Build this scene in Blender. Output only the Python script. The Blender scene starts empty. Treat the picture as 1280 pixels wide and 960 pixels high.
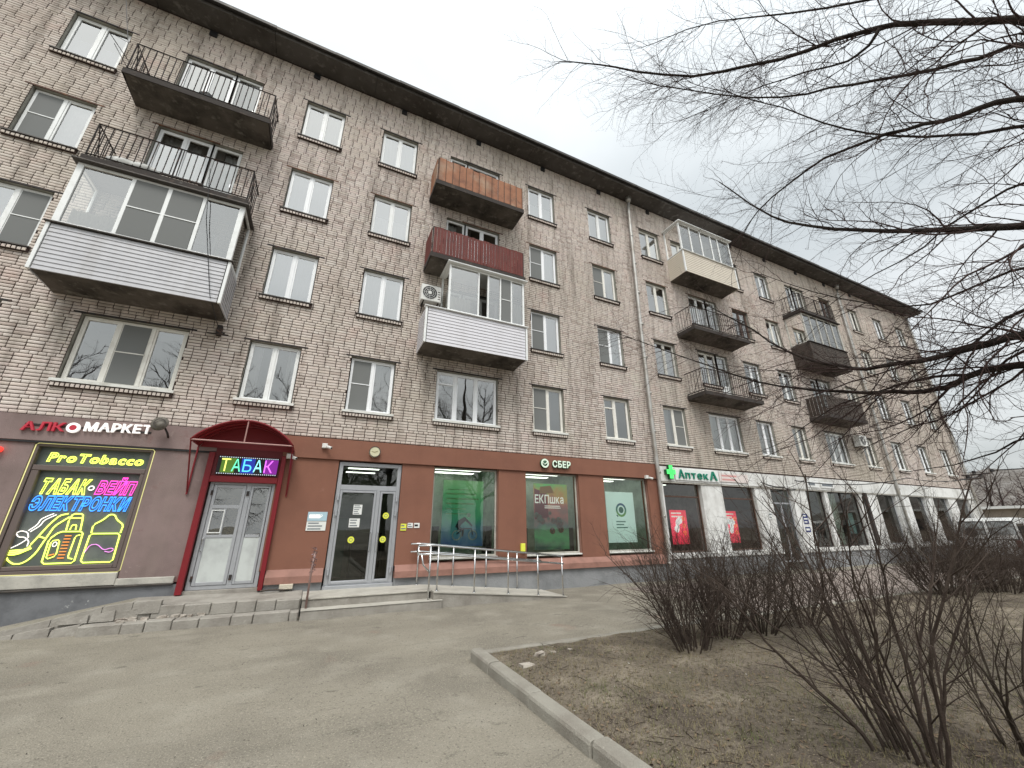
import bpy, bmesh, math, random
import numpy as np
from mathutils import Vector, Matrix, Euler
sc = bpy.context.scene
C = sc.collection
rnd = random.Random(7)
R = math.radians

# ---------------- camera, world, sun, exposure ----------------
yaw, pit, rol = R(25.4845), R(19.809), R(-0.2588)
F = Vector((math.sin(yaw)*math.cos(pit), math.cos(yaw)*math.cos(pit), math.sin(pit)))
r0 = Vector((math.cos(yaw), -math.sin(yaw), 0)); u0 = r0.cross(F)
rv = r0*math.cos(rol)+u0*math.sin(rol); uv = -r0*math.sin(rol)+u0*math.cos(rol)
cam = bpy.data.cameras.new('camera'); cam.lens = 499.98/1280*36; cam.sensor_width = 36
cam.clip_start = 0.05; cam.clip_end = 1500
co = bpy.data.objects.new('camera', cam); C.objects.link(co)
M = Matrix((rv, uv, -F)).transposed().to_4x4(); M.translation = (0, -10.7885, 1.6064)
co.matrix_world = M; sc.camera = co

SUN_EL, SUN_AZ = R(58), R(205)      # azimuth clockwise from +Y
w = bpy.data.worlds.new('World'); sc.world = w; w.use_nodes = True
nt = w.node_tree; N = nt.nodes; N.clear(); L = nt.links
out = N.new('ShaderNodeOutputWorld'); add = N.new('ShaderNodeAddShader')
sky = N.new('ShaderNodeTexSky'); sky.sky_type = 'NISHITA'; sky.sun_disc = False
sky.sun_elevation = SUN_EL; sky.sun_rotation = SUN_AZ; sky.air_density = 1.6; sky.dust_density = 4
b1 = N.new('ShaderNodeBackground'); b1.inputs[1].default_value = 0.012
L.new(sky.outputs[0], b1.inputs[0])
# overcast cloud layer: brighter towards the zenith, soft large clouds
tc = N.new('ShaderNodeTexCoord'); sx = N.new('ShaderNodeSeparateXYZ'); L.new(tc.outputs['Generated'], sx.inputs[0])
zc = N.new('ShaderNodeMath'); zc.operation = 'MAXIMUM'; zc.inputs[1].default_value = 0.0; L.new(sx.outputs[2], zc.inputs[0])
za = N.new('ShaderNodeMath'); za.operation = 'ADD'; za.inputs[1].default_value = 0.22; L.new(zc.outputs[0], za.inputs[0])
dv = N.new('ShaderNodeVectorMath'); dv.operation = 'DIVIDE'
cz = N.new('ShaderNodeCombineXYZ'); 
for i in range(3): L.new(za.outputs[0], cz.inputs[i])
L.new(tc.outputs['Generated'], dv.inputs[0]); L.new(cz.outputs[0], dv.inputs[1])
nz = N.new('ShaderNodeTexNoise'); nz.inputs['Scale'].default_value = 1.3; nz.inputs['Detail'].default_value = 5; nz.inputs['Roughness'].default_value = .5
L.new(dv.outputs[0], nz.inputs['Vector'])
cr = N.new('ShaderNodeValToRGB'); cr.color_ramp.elements[0].position = .32; cr.color_ramp.elements[1].position = .68
cr.color_ramp.elements[0].color = (.56, .6, .615, 1); cr.color_ramp.elements[1].color = (.83, .86, .87, 1)
L.new(nz.outputs[0], cr.inputs[0])
st = N.new('ShaderNodeMapRange'); st.inputs[1].default_value = 0; st.inputs[2].default_value = 1; st.inputs[3].default_value = .6; st.inputs[4].default_value = .95
L.new(zc.outputs[0], st.inputs[0])
# glow round the veiled sun, added out of view to brighten front and panes
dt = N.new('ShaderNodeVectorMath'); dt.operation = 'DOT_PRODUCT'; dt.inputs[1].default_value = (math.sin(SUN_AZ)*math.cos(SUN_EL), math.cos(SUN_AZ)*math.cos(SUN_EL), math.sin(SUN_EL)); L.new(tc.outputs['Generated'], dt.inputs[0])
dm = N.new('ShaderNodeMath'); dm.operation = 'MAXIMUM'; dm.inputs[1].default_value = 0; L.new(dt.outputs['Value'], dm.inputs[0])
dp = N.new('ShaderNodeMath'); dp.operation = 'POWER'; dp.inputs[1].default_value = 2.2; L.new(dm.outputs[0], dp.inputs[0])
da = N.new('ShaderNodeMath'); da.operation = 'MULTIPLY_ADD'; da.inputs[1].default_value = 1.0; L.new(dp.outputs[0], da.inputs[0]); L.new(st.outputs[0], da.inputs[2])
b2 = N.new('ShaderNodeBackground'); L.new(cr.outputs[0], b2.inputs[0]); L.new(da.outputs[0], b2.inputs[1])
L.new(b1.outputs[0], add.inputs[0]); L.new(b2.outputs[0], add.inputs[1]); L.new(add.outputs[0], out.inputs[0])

sl = bpy.data.lights.new('sun', 'SUN'); sl.energy = 1.5; sl.angle = R(20); sl.color = (1, .965, .91)
so = bpy.data.objects.new('sun', sl); C.objects.link(so)
sd = Vector((math.sin(SUN_AZ)*math.cos(SUN_EL), math.cos(SUN_AZ)*math.cos(SUN_EL), math.sin(SUN_EL)))
so.rotation_euler = (-sd).to_track_quat('-Z', 'Y').to_euler()
sc.view_settings.view_transform = 'Standard'; sc.view_settings.look = 'None'
sc.view_settings.exposure = 0.5; sc.view_settings.gamma = 1.0; sc.view_settings.use_curve_mapping = False
sc.cycles.max_bounces = 6; sc.cycles.transparent_max_bounces = 16

# ---------------- materials ----------------
MATS = {}
def mat(name, col=(.5, .5, .5), rough=.7, metal=0., noise=None, bump=None, spec=.4, emit=None, streak=None, tone=None):
    """procedural principled material. noise=(scale, dark colour, low, high); bump=(scale, strength);
    streak=(strength) vertical dirt runs; tone='attr' or 'obj' varies the colour piece by piece"""
    if name in MATS: return MATS[name]
    m = bpy.data.materials.new(name); m.use_nodes = True; n = m.node_tree.nodes; l = m.node_tree.links
    p = n['Principled BSDF']; p.inputs['Roughness'].default_value = rough; p.inputs['Metallic'].default_value = metal
    p.inputs['Specular IOR Level'].default_value = spec
    p.inputs['Base Color'].default_value = (*col, 1)
    tcn = n.new('ShaderNodeTexCoord'); src = None
    geo = n.new('ShaderNodeNewGeometry')
    def mix(a, b, fac):
        x = n.new('ShaderNodeMix'); x.data_type = 'RGBA'
        for s, v in ((6, a), (7, b)):
            if isinstance(v, tuple): x.inputs[s].default_value = (*v, 1)
            else: l.new(v, x.inputs[s])
        if isinstance(fac, float): x.inputs[0].default_value = fac
        else: l.new(fac, x.inputs[0])
        return x.outputs[2]
    cur = col
    if tone:
        rp = n.new('ShaderNodeValToRGB'); e = rp.color_ramp.elements
        cols = tone[1]
        e[0].color = (*cols[0], 1); e[1].color = (*cols[-1], 1); e[0].position = 0; e[1].position = 1
        for i, c in enumerate(cols[1:-1]): q = e.new((i+1)/(len(cols)-1)); q.color = (*c, 1)
        if tone[0] == 'attr':
            a = n.new('ShaderNodeAttribute'); a.attribute_name = 'tone'; l.new(a.outputs['Fac'], rp.inputs[0])
        else:
            a = n.new('ShaderNodeObjectInfo'); l.new(a.outputs['Random'], rp.inputs[0])
        cur = rp.outputs[0]
    if noise:
        for (s, c, lo, hi) in (noise if isinstance(noise, list) else [noise]):
            nn = n.new('ShaderNodeTexNoise'); nn.inputs['Scale'].default_value = s; nn.inputs['Detail'].default_value = 6; nn.inputs['Roughness'].default_value = .62
            l.new(geo.outputs['Position'], nn.inputs['Vector'])
            mr = n.new('ShaderNodeMapRange'); mr.inputs[1].default_value = lo; mr.inputs[2].default_value = hi; l.new(nn.outputs[0], mr.inputs[0])
            cur = mix(cur, c, mr.outputs[0])
    if streak:
        mp = n.new('ShaderNodeMapping'); mp.inputs['Scale'].default_value = (3.5, 3.5, .22); l.new(geo.outputs['Position'], mp.inputs[0])
        nn = n.new('ShaderNodeTexNoise'); nn.inputs['Scale'].default_value = 1.0; nn.inputs['Detail'].default_value = 5; l.new(mp.outputs[0], nn.inputs['Vector'])
        mr = n.new('ShaderNodeMapRange'); mr.inputs[1].default_value = .5; mr.inputs[2].default_value = .78; mr.inputs[4].default_value = streak[0]; l.new(nn.outputs[0], mr.inputs[0])
        cur = mix(cur, streak[1], mr.outputs[0])
    if not isinstance(cur, tuple): l.new(cur, p.inputs['Base Color'])
    if bump:
        nn = n.new('ShaderNodeTexNoise'); nn.inputs['Scale'].default_value = bump[0]; nn.inputs['Detail'].default_value = 4
        l.new(geo.outputs['Position'], nn.inputs['Vector'])
        bn = n.new('ShaderNodeBump'); bn.inputs['Strength'].default_value = bump[1]; bn.inputs['Distance'].default_value = .02
        l.new(nn.outputs[0], bn.inputs['Height']); l.new(bn.outputs[0], p.inputs['Normal'])
    if emit:
        p.inputs['Emission Color'].default_value = (*emit[0], 1); p.inputs['Emission Strength'].default_value = emit[1]
    MATS[name] = m; return m

def glass(name, ior, tint, rough=.01, wave=.0):
    m = bpy.data.materials.new(name); m.use_nodes = True; n = m.node_tree.nodes; l = m.node_tree.links; n.clear()
    o = n.new('ShaderNodeOutputMaterial'); mx = n.new('ShaderNodeMixShader'); fr = n.new('ShaderNodeFresnel'); fr.inputs[0].default_value = ior
    t = n.new('ShaderNodeBsdfTransparent'); t.inputs[0].default_value = (*tint, 1)
    g = n.new('ShaderNodeBsdfGlossy'); g.inputs['Roughness'].default_value = rough; g.inputs[0].default_value = (1, 1, .98, 1)
    l.new(fr.outputs[0], mx.inputs[0]); l.new(t.outputs[0], mx.inputs[1]); l.new(g.outputs[0], mx.inputs[2]); l.new(mx.outputs[0], o.inputs[0])
    geo = n.new('ShaderNodeNewGeometry'); nn = n.new('ShaderNodeTexNoise'); nn.inputs['Scale'].default_value = 1.7; nn.inputs['Detail'].default_value = 1
    l.new(geo.outputs['Position'], nn.inputs['Vector']); b = n.new('ShaderNodeBump'); b.inputs['Strength'].default_value = wave; b.inputs['Distance'].default_value = .03
    l.new(nn.outputs[0], b.inputs['Height']); l.new(b.outputs[0], g.inputs['Normal']); l.new(b.outputs[0], fr.inputs['Normal'])
    MATS[name] = m; return m

G_WIN = glass('window glass', 2.9, (.96, .97, .96), wave=.1)
G_UP = glass('upper window glass', 3.7, (.97, .98, .97), wave=.1)
G_SHOP = glass('shop glass', 1.9, (.78, .88, .8), wave=.05)
BR = [(.44, .365, .325), (.56, .48, .435), (.6, .53, .48), (.62, .55, .5), (.64, .57, .52), (.61, .535, .47), (.65, .555, .51), (.59, .51, .465), (.68, .62, .57)]
dirt = [(.45, (.3, .245, .2), .52, .9), (.13, (.47, .42, .35), .42, .72), (1.3, (.56, .43, .38), .56, .8), (.8, (.6, .555, .475), .58, .75)]
M_BRICK = mat('silicate brick', tone=('attr', BR), noise=dirt, bump=(60, .35), rough=.9, spec=.15, streak=(.7, (.16, .135, .11)))
M_BRICK1 = mat('silicate brick single', tone=('obj', BR), noise=dirt, bump=(60, .35), rough=.9, spec=.15, streak=(.5, (.17, .14, .12)))
M_MORTAR = mat('mortar', (.045, .03, .026), .95, noise=(3, (.08, .058, .05), .45, .75), bump=(50, .4), spec=.1)
M_REV = mat('plaster reveal', (.34, .33, .29), .9, noise=(4, (.19, .18, .15), .45, .75), spec=.1)
M_PVC = mat('white pvc', (.78, .79, .78), .35, noise=(5, (.6, .6, .57), .5, .9))
M_WOODF = mat('old painted wood frame', (.5, .49, .45), .6, noise=(9, (.3, .26, .2), .5, .8))
M_BRN = mat('brown window frame', (.09, .05, .035), .5)
M_TIN = mat('dark tin', (.07, .062, .056), .55, .4, noise=(6, (.16, .14, .12), .5, .8))
M_WTIN = mat('white tin sill', (.68, .68, .64), .5, noise=(6, (.4, .38, .33), .5, .8))
M_DARKM = mat('dark iron', (.035, .03, .028), .7, .3, noise=(8, (.11, .05, .03), .52, .75))
M_RUST = mat('rusty edge', (.1, .06, .045), .85, noise=(7, (.2, .1, .055), .45, .7), bump=(40, .4))
M_SLAB = mat('stained concrete slab', (.12, .105, .09), .92, noise=[(1.3, (.04, .035, .03), .42, .66), (5, (.2, .185, .16), .55, .75)], bump=(20, .3), spec=.1)
M_SOFF = mat('eave concrete', (.1, .092, .085), .9, noise=[(.8, (.06, .053, .047), .4, .66), (5, (.18, .17, .155), .55, .75)], bump=(14, .3), spec=.1)
M_ROOF = mat('dark roofing metal', (.045, .042, .04), .6, .3, noise=(3, (.1, .09, .08), .5, .7))
M_ROOM = mat('dim room wall', (.32, .3, .27), .9)
M_CURT = mat('white net curtain', (.88, .89, .87), .9)
M_CURT2 = mat('lilac curtain', (.62, .62, .76), .9)
M_CURT3 = mat('beige blind', (.72, .7, .63), .9)
M_SCREEN = mat('mosquito screen', (.16, .165, .16), .8)
M_SID = mat('grey vinyl siding', (.46, .46, .48), .5, noise=(2, (.38, .38, .4), .45, .75), streak=(.5, (.3, .28, .26)))
M_SIDC = mat('cream vinyl siding', (.62, .56, .47), .5, streak=(.2, (.4, .34, .27)))
M_ORG = mat('weathered orange panel', (.31, .135, .07), .75, noise=[(3.5, (.17, .07, .04), .45, .7), (1.2, (.36, .25, .17), .52, .72)], streak=(.5, (.13, .055, .03)))
M_RED = mat('dark red board', (.13, .025, .018), .7, noise=(5, (.08, .016, .012), .45, .75))
M_STR = mat('brown board', (.07, .055, .045), .8, noise=(5, (.03, .025, .02), .45, .7))
M_BROWN = mat('brown facade paint', (.235, .108, .073), .75, noise=[(1.1, (.2, .092, .064), .45, .72), (26, (.29, .145, .105), .6, .8), (3.5, (.3, .16, .12), .66, .76)], bump=(120, .15), spec=.2, streak=(.3, (.19, .08, .052)))
M_BROWNL = mat('brown ledge', (.3, .155, .12), .7, noise=(3, (.2, .105, .08), .45, .75))
M_MAUVE = mat('mauve facade paint', (.25, .185, .175), .8, noise=[(1.0, (.18, .135, .125), .42, .68), (9, (.33, .26, .24), .64, .8), (2.5, (.2, .12, .11), .6, .7)], bump=(70, .25), spec=.2, streak=(.5, (.27, .21, .19)))
M_PLIN = mat('grey plinth render', (.26, .265, .27), .9, noise=[(1.4, (.17, .175, .18), .42, .7), (5, (.34, .33, .31), .6, .75)], bump=(18, .5), spec=.15)
M_PLINB = mat('blue grey plinth', (.17, .175, .185), .85, noise=[(1.6, (.09, .092, .098), .45, .7), (4.5, (.38, .38, .37), .66, .7)], bump=(10, .5), spec=.2)
M_WHITE = mat('white facade paint', (.72, .72, .7), .8, noise=[(1.3, (.46, .45, .42), .45, .72)], bump=(60, .2), spec=.2, streak=(.5, (.36, .35, .32)))
M_LEDGE = mat('pale ledge', (.46, .44, .39), .8, noise=(3, (.29, .28, .25), .42, .7), bump=(20, .3))
M_ALU = mat('grey aluminium', (.42, .43, .45), .4, .4, noise=(5, (.36, .37, .38), .5, .8))
M_REDM = mat('red painted metal', (.2, .012, .018), .4, noise=(6, (.17, .015, .015), .5, .8))
M_DOORP = mat('pale grey door panel', (.54, .57, .55), .5, noise=(2, (.37, .385, .38), .45, .75), streak=(.3, (.3, .31, .3)))
M_BLACK = mat('black', (.015, .015, .016), .5)
M_STEEL = mat('stainless steel', (.6, .6, .6), .25, 1.)
M_CONC = mat('grey concrete', (.33, .31, .275), .9, noise=[(2.2, (.23, .21, .185), .42, .68), (14, (.42, .4, .36), .6, .8)], bump=(35, .5), spec=.15, streak=(.3, (.15, .14, .12)))
M_CONCB = mat('pale landing tile', (.44, .42, .37), .85, noise=[(2.5, (.33, .31, .27), .45, .7)], bump=(30, .3))
M_ZINC = mat('zinc downpipe', (.42, .41, .385), .45, .55, noise=[(2, (.3, .27, .23), .45, .7), (9, (.2, .13, .09), .66, .76)])
M_ACW = mat('white appliance plastic', (.7, .7, .67), .45, noise=(4, (.52, .5, .45), .5, .8))
def emis(name, c, s): return mat(name, tuple(x*.3 for x in c), .5, emit=(c, s))
E_YEL = emis('yellow neon', (.8, 1., .12), 2.1); E_PNK = emis('pink neon', (1., .07, .5), 1.6); E_BLU = emis('blue neon', (.04, .26, 1.), 1.9)
E_WHT = emis('white neon', (1., .95, .85), 1.2); E_ORG = emis('orange neon', (1., .33, .06), .9); E_GRN = emis('green led', (.08, .9, .16), 1.0)
E_LAMP = emis('strip lamp', (1., .98, .92), 2.2)

# ---------------- mesh helpers ----------------
class MB:
    def __init__(s): s.v = []; s.f = []
    def quad(s, a, b, c, d): i = len(s.v); s.v += [a, b, c, d]; s.f.append((i, i+1, i+2, i+3)); return s
    def poly(s, pts): i = len(s.v); s.v += pts; s.f.append(tuple(range(i, i+len(pts)))); return s
    def box(s, x0, x1, y0, y1, z0, z1):
        i = len(s.v)
        s.v += [(x0, y0, z0), (x1, y0, z0), (x1, y1, z0), (x0, y1, z0), (x0, y0, z1), (x1, y0, z1), (x1, y1, z1), (x0, y1, z1)]
        s.f += [tuple(i+k for k in q) for q in ((0, 3, 2, 1), (4, 5, 6, 7), (0, 1, 5, 4), (1, 2, 6, 5), (2, 3, 7, 6), (3, 0, 4, 7))]; return s
    def cbox(s, x0, x1, y0, y1, z0, z1, c=.01):
        """box whose edges on the street side (-y) are chamfered"""
        i = len(s.v)
        s.v += [(x0+c, y0, z0+c), (x1-c, y0, z0+c), (x1-c, y0, z1-c), (x0+c, y0, z1-c), (x0, y0+c, z0), (x1, y0+c, z0), (x1, y0+c, z1), (x0, y0+c, z1), (x0, y1, z0), (x1, y1, z0), (x1, y1, z1), (x0, y1, z1)]
        s.f += [tuple(i+k for k in q) for q in ((0, 1, 2, 3), (4, 5, 1, 0), (5, 6, 2, 1), (6, 7, 3, 2), (7, 4, 0, 3), (8, 9, 5, 4), (9, 10, 6, 5), (10, 11, 7, 6), (11, 8, 4, 7), (11, 10, 9, 8))]; return s
    def hexa(s, p):   # 8 points, bottom 4 then top 4
        i = len(s.v); s.v += p
        s.f += [tuple(i+k for k in q) for q in ((0, 3, 2, 1), (4, 5, 6, 7), (0, 1, 5, 4), (1, 2, 6, 5), (2, 3, 7, 6), (3, 0, 4, 7))]; return s
    def tube(s, pts, rad, n=6, cap=True):
        pts = [Vector(p) for p in pts]
        if not isinstance(rad, (list, tuple)): rad = [rad]*len(pts)
        base = len(s.v); up = Vector((0, 0, 1)); m = len(pts)
        for k, p in enumerate(pts):
            d = (pts[min(k+1, m-1)]-pts[max(k-1, 0)])
            d.normalize()
            a = d.cross(up)
            if a.length < .15: a = d.cross(Vector((1, 0, 0)))
            a.normalize(); b = d.cross(a)
            for j in range(n):
                t = 2*math.pi*j/n; q = p+(a*math.cos(t)+b*math.sin(t))*rad[k]; s.v.append((q.x, q.y, q.z))
        for k in range(m-1):
            for j in range(n):
                a0 = base+k*n+j; a1 = base+k*n+(j+1) % n; s.f.append((a0, a1, a1+n, a0+n))
        if cap and n > 2:
            s.f.append(tuple(base+j for j in range(n))[::-1]); s.f.append(tuple(base+(m-1)*n+j for j in range(n)))
        return s
    def cyl(s, c, ax, r, h, n=16, r2=None):
        c = Vector(c); ax = Vector(ax).normalized(); return s.tube([c, c+ax*h], [r, r if r2 is None else r2], n)
    def mesh(s, name, m, smooth=False):
        me = bpy.data.meshes.new(name); me.from_pydata([tuple(v) for v in s.v], [], s.f)
        if m: me.materials.append(m)
        if smooth: me.polygons.foreach_set('use_smooth', [True]*len(me.polygons))
        me.update(); return me
    def build(s, name, m, parent=None, smooth=False, **kw): return link(name, s.mesh(name, m, smooth), parent, **kw)
def link(name, me, parent=None, **kw):
    o = bpy.data.objects.new(name, me); C.objects.link(o)
    if parent: o.parent = parent
    for k, v in kw.items(): o[k] = v
    return o
def tag(o, label=None, cat=None, group=None, kind=None):
    if label: o['label'] = label
    if cat: o['category'] = cat
    if group: o['group'] = group
    if kind: o['kind'] = kind
    return o
def thing(name, label, cat, group=None):
    o = bpy.data.objects.new(name, None); C.objects.link(o); o.empty_display_size = .2
    return tag(o, label, cat, group)
def bxo(name, m, parent, *b, c=None, **kw):
    q = MB(); (q.cbox(*b, c=c) if c else q.box(*b)); return q.build(name, m, parent, **kw)

# lettering: every character a mesh of its own, laid out on the facade (x right, z up, facing -y)
_dep = []
def char_geo(ch, fill=True, bevel=0., bold=0., res=3):
    cu = bpy.data.curves.new('t', 'FONT'); cu.body = ch; cu.size = 1; cu.resolution_u = res; cu.offset = bold
    if not fill: cu.fill_mode = 'NONE'
    cu.bevel_depth = bevel; cu.bevel_resolution = 0
    o = bpy.data.objects.new('t', cu); C.objects.link(o)
    dg = bpy.context.evaluated_depsgraph_get(); me = bpy.data.meshes.new_from_object(o.evaluated_get(dg))
    bpy.data.objects.remove(o); bpy.data.curves.remove(cu)
    v = [tuple(a.co) for a in me.vertices]; f = [tuple(p.vertices) for p in me.polygons]; bpy.data.meshes.remove(me)
    return v, f
def lettering(text, x0, x1, z0, z1, y, mats, parent, depth=.0, outline=None, bold=0., gap=.1, slant=0., name='letter', one=False, slope=0.):
    geo = []; cx = 0.; fit = outline or 0
    for ch in text:
        if ch == ' ': cx += .32; geo.append(None); continue
        bv = (outline/(z1-z0)*.72) if outline else 0
        v, f = char_geo(ch, not outline, bv, bold)
        a = min(p[0] for p in v); b = max(p[0] for p in v)
        geo.append(([(p[0]-a+cx, p[1], p[2]) for p in v], f)); cx += b-a+gap
    cx -= gap; caph = .715 if any(c.isupper() for c in text) else .53
    sxx = (x1-x0)/cx; sz = (z1-z0)/caph; all_ = MB()
    for i, g in enumerate(geo):
        if g is None: continue
        v, f = g; q = all_ if one else MB(); b = len(q.v); n = len(v)
        def P(p, dy): return (x0+p[0]*sxx+slant*p[1]*sz+0, y-p[2]*sz*(1 if outline else 0)-dy, z0+p[1]*sz+slope*p[0]*sxx)
        q.v += [P(p, 0.) for p in v]; q.f += [tuple(b+k for k in t) for t in f]
        if depth > 0 and not outline:
            q.v += [P(p, -depth) for p in v]
            ed = {}
            for t in f:
                for k in range(len(t)):
                    a_, c_ = t[k], t[(k+1) % len(t)]; ed[(a_, c_)] = 1
            for (a_, c_) in ed:
                if (c_, a_) not in ed: q.f.append((b+c_, b+a_, b+a_+n, b+c_+n))
        if not one: q.build(name, mats[i] if isinstance(mats, list) else mats, parent)
    if one: return all_.build(name, mats, parent)
def disc(q, cx, cz, r, y, n=20, rz=None):
    q.poly([(cx+r*math.cos(-2*math.pi*k/n), y, cz+(rz or r)*math.sin(-2*math.pi*k/n)) for k in range(n)][::-1]); return q
def ring(q, cx, cz, r1, r2, y, n=24):
    for k in range(n):
        a = 2*math.pi*k/n; b = 2*math.pi*(k+1)/n
        q.quad((cx+r2*math.cos(a), y, cz+r2*math.sin(a)), (cx+r2*math.cos(b), y, cz+r2*math.sin(b)), (cx+r1*math.cos(b), y, cz+r1*math.sin(b)), (cx+r1*math.cos(a), y, cz+r1*math.sin(a)))
    return q
# ---------------- ground ----------------
def grid_sheet(name, x0, x1, y0, y1, nx, ny, zf, m, **kw):
    q = MB(); xs = np.linspace(x0, x1, nx+1); ys = np.linspace(y0, y1, ny+1)
    for y in ys:
        for x in xs: q.v.append((float(x), float(y), zf(float(x), float(y))))
    for j in range(ny):
        for i in range(nx): a = j*(nx+1)+i; q.f.append((a, a+1, a+nx+2, a+nx+1))
    return q.build(name, m, None, True, **kw)
def asphalt(name, base, dark, light, crack=.6):
    m = bpy.data.materials.new(name); m.use_nodes = True; n = m.node_tree.nodes; l = m.node_tree.links; p = n['Principled BSDF']
    p.inputs['Roughness'].default_value = .88; p.inputs['Specular IOR Level'].default_value = .25
    g = n.new('ShaderNodeNewGeometry')
    def noise(s, d=6, r=.6, sc=None):
        t = n.new('ShaderNodeTexNoise'); t.inputs['Scale'].default_value = s; t.inputs['Detail'].default_value = d; t.inputs['Roughness'].default_value = r
        if sc: mp = n.new('ShaderNodeMapping'); mp.inputs['Scale'].default_value = sc; mp.inputs['Rotation'].default_value = (0, 0, .12); l.new(g.outputs['Position'], mp.inputs[0]); l.new(mp.outputs[0], t.inputs['Vector'])
        else: l.new(g.outputs['Position'], t.inputs['Vector'])
        return t.outputs[0]
    def mr(v, a, b, c=0, d=1):
        t = n.new('ShaderNodeMapRange'); t.inputs[1].default_value = a; t.inputs[2].default_value = b; t.inputs[3].default_value = c; t.inputs[4].default_value = d; l.new(v, t.inputs[0]); return t.outputs[0]
    def mix(a, b, f):
        x = n.new('ShaderNodeMix'); x.data_type = 'RGBA'
        for s, v in ((6, a), (7, b)):
            if isinstance(v, tuple): x.inputs[s].default_value = (*v, 1)
            else: l.new(v, x.inputs[s])
        l.new(f, x.inputs[0]); return x.outputs[2]
    c = mix(base, dark, mr(noise(.45), .4, .66))
    c = mix(c, light, mr(noise(1.6, 5, .55), .5, .78, 0, .8))
    c = mix(c, tuple(x*.62 for x in base), mr(noise(1.0, 5, .6, (.2, 1.9, 1)), .53, .72, 0, .55))      # long wheel-worn streaks
    c = mix(c, tuple(x*.5 for x in base), mr(noise(2.6, 3, .5, (.9, 1.6, 1)), .66, .72, 0, .85))          # oil and damp spots
    c = mix(c, (.3, .16, .12), mr(noise(.9, 4, .6), .64, .74, 0, .35))
    c = mix(c, tuple(min(1, x*1.45) for x in base), mr(noise(70, 2, .5), .54, .7, 0, .8))               # pale grit
    c = mix(c, tuple(x*.4 for x in base), mr(noise(40, 3, .6), .57, .7, 0, .8))
    v = n.new('ShaderNodeTexVoronoi'); v.feature = 'DISTANCE_TO_EDGE'; v.inputs['Scale'].default_value = .42
    wv = n.new('ShaderNodeVectorMath'); wv.operation = 'ADD'; nn = n.new('ShaderNodeTexNoise'); nn.inputs['Scale'].default_value = 1.4; nn.inputs['Detail'].default_value = 6; l.new(g.outputs['Position'], nn.inputs['Vector'])
    scl = n.new('ShaderNodeVectorMath'); scl.operation = 'SCALE'; scl.inputs['Scale'].default_value = 1.6; l.new(nn.outputs['Color'], scl.inputs[0])
    l.new(g.outputs['Position'], wv.inputs[0]); l.new(scl.outputs[0], wv.inputs[1]); l.new(wv.outputs[0], v.inputs['Vector'])
    ck = mr(v.outputs[0], .0025, .006, 1, 0); mk = mr(noise(.35, 2), .52, .6, 0, crack)
    mm = n.new('ShaderNodeMath'); mm.operation = 'MULTIPLY'; l.new(ck, mm.inputs[0]); l.new(mk, mm.inputs[1])
    c = mix(c, tuple(x*.3 for x in base), mm.outputs[0])
    l.new(c, p.inputs['Base Color'])
    b = n.new('ShaderNodeBump'); b.inputs['Strength'].default_value = .8; b.inputs['Distance'].default_value = .016; l.new(noise(75, 3), b.inputs['Height']); l.new(b.outputs[0], p.inputs['Normal'])
    return m
M_ASPH = asphalt('dusty asphalt', (.262, .239, .193), (.18, .163, .133), (.34, .315, .262), .35)
M_FAR = mat('far ground', (.2, .18, .14), .95, noise=(.05, (.11, .1, .07), .4, .7))
def zun(x, y): return .012*math.sin(x*.9+.3*y)*math.cos(y*.7)+.006*math.sin(2.3*x+1.1*y)
grid_sheet('ground', -400, 600, -500, 500, 2, 2, lambda x, y: -.06, M_FAR, kind='structure')
def zroad(x, y): return (zun(x, y) if (-20 < x < 40 and -30 < y < 3) else 0)
grid_sheet('asphalt_forecourt', -22, 60, -34, 4, 160, 80, zroad, M_ASPH, kind='structure')

# lawn bed with raised, trodden earth
def mnoise(p, s=1.): 
    from mathutils import noise
    return noise.fractal(Vector(p)*s, 1.0, 2.0, 5)
def zbed(x, y):
    e = min(1, max(0, (min(x-2.3, -5.0-y, 60-x)+.02)/.5))
    return .045+.05*e+.05*mnoise((x, y, 0), .9)*e+.018*mnoise((x, y, 3), 5)
M_BED = mat('bare soil and dead grass', (.175, .148, .115), .97, noise=[(.7, (.09, .073, .06), .42, .66), (1.9, (.28, .24, .185), .5, .74), (.9, (.105, .1, .058), .6, .78), (22, (.05, .04, .03), .5, .7), (60, (.4, .34, .25), .58, .72)], bump=(45, 1.), spec=.1)
BX0, BY1 = 2.27, -5.06
grid_sheet('lawn_bed', BX0, 46, -22, BY1, 260, 120, zbed, M_BED, kind='structure')

# kerb stones: each stone a piece
kerb = tag(bpy.data.objects.new('kerb', None), kind='structure'); C.objects.link(kerb)
M_KERB = mat('kerb concrete', (.3, .285, .245), .9, noise=[(2.5, (.22, .2, .17), .42, .7), (30, (.38, .36, .31), .6, .8)], bump=(70, .5), spec=.15)
def kerb_stone(x, y, a, ln, h=.13, wd=.15, tilt=0):
    q = MB(); n = 4; prof = [(0, -.1), (0, h-.035), (.012, h-.012), (.035, h), (wd-.01, h), (wd, h-.01), (wd, -.1)]
    ca, sa = math.cos(a), math.sin(a)
    secs = []
    for k in (0, .012, ln-.012, ln):
        ins = .006 if k in (0, ln) else 0
        secs.append([(x+ca*k-sa*(min(max(p, ins), wd-ins)), y+sa*k+ca*(min(max(p, ins), wd-ins)), z-ins+tilt*k) for p, z in prof])
    b = 0
    for s_ in secs: q.v += s_
    m_ = len(prof)
    for k in range(3):
        for j in range(m_-1): q.f.append((k*m_+j, (k+1)*m_+j, (k+1)*m_+j+1, k*m_+j+1))
    q.f.append(tuple(range(m_))); q.f.append(tuple(range(3*m_, 4*m_))[::-1])
    return q.build('kerb_stone', M_KERB, kerb)
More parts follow.
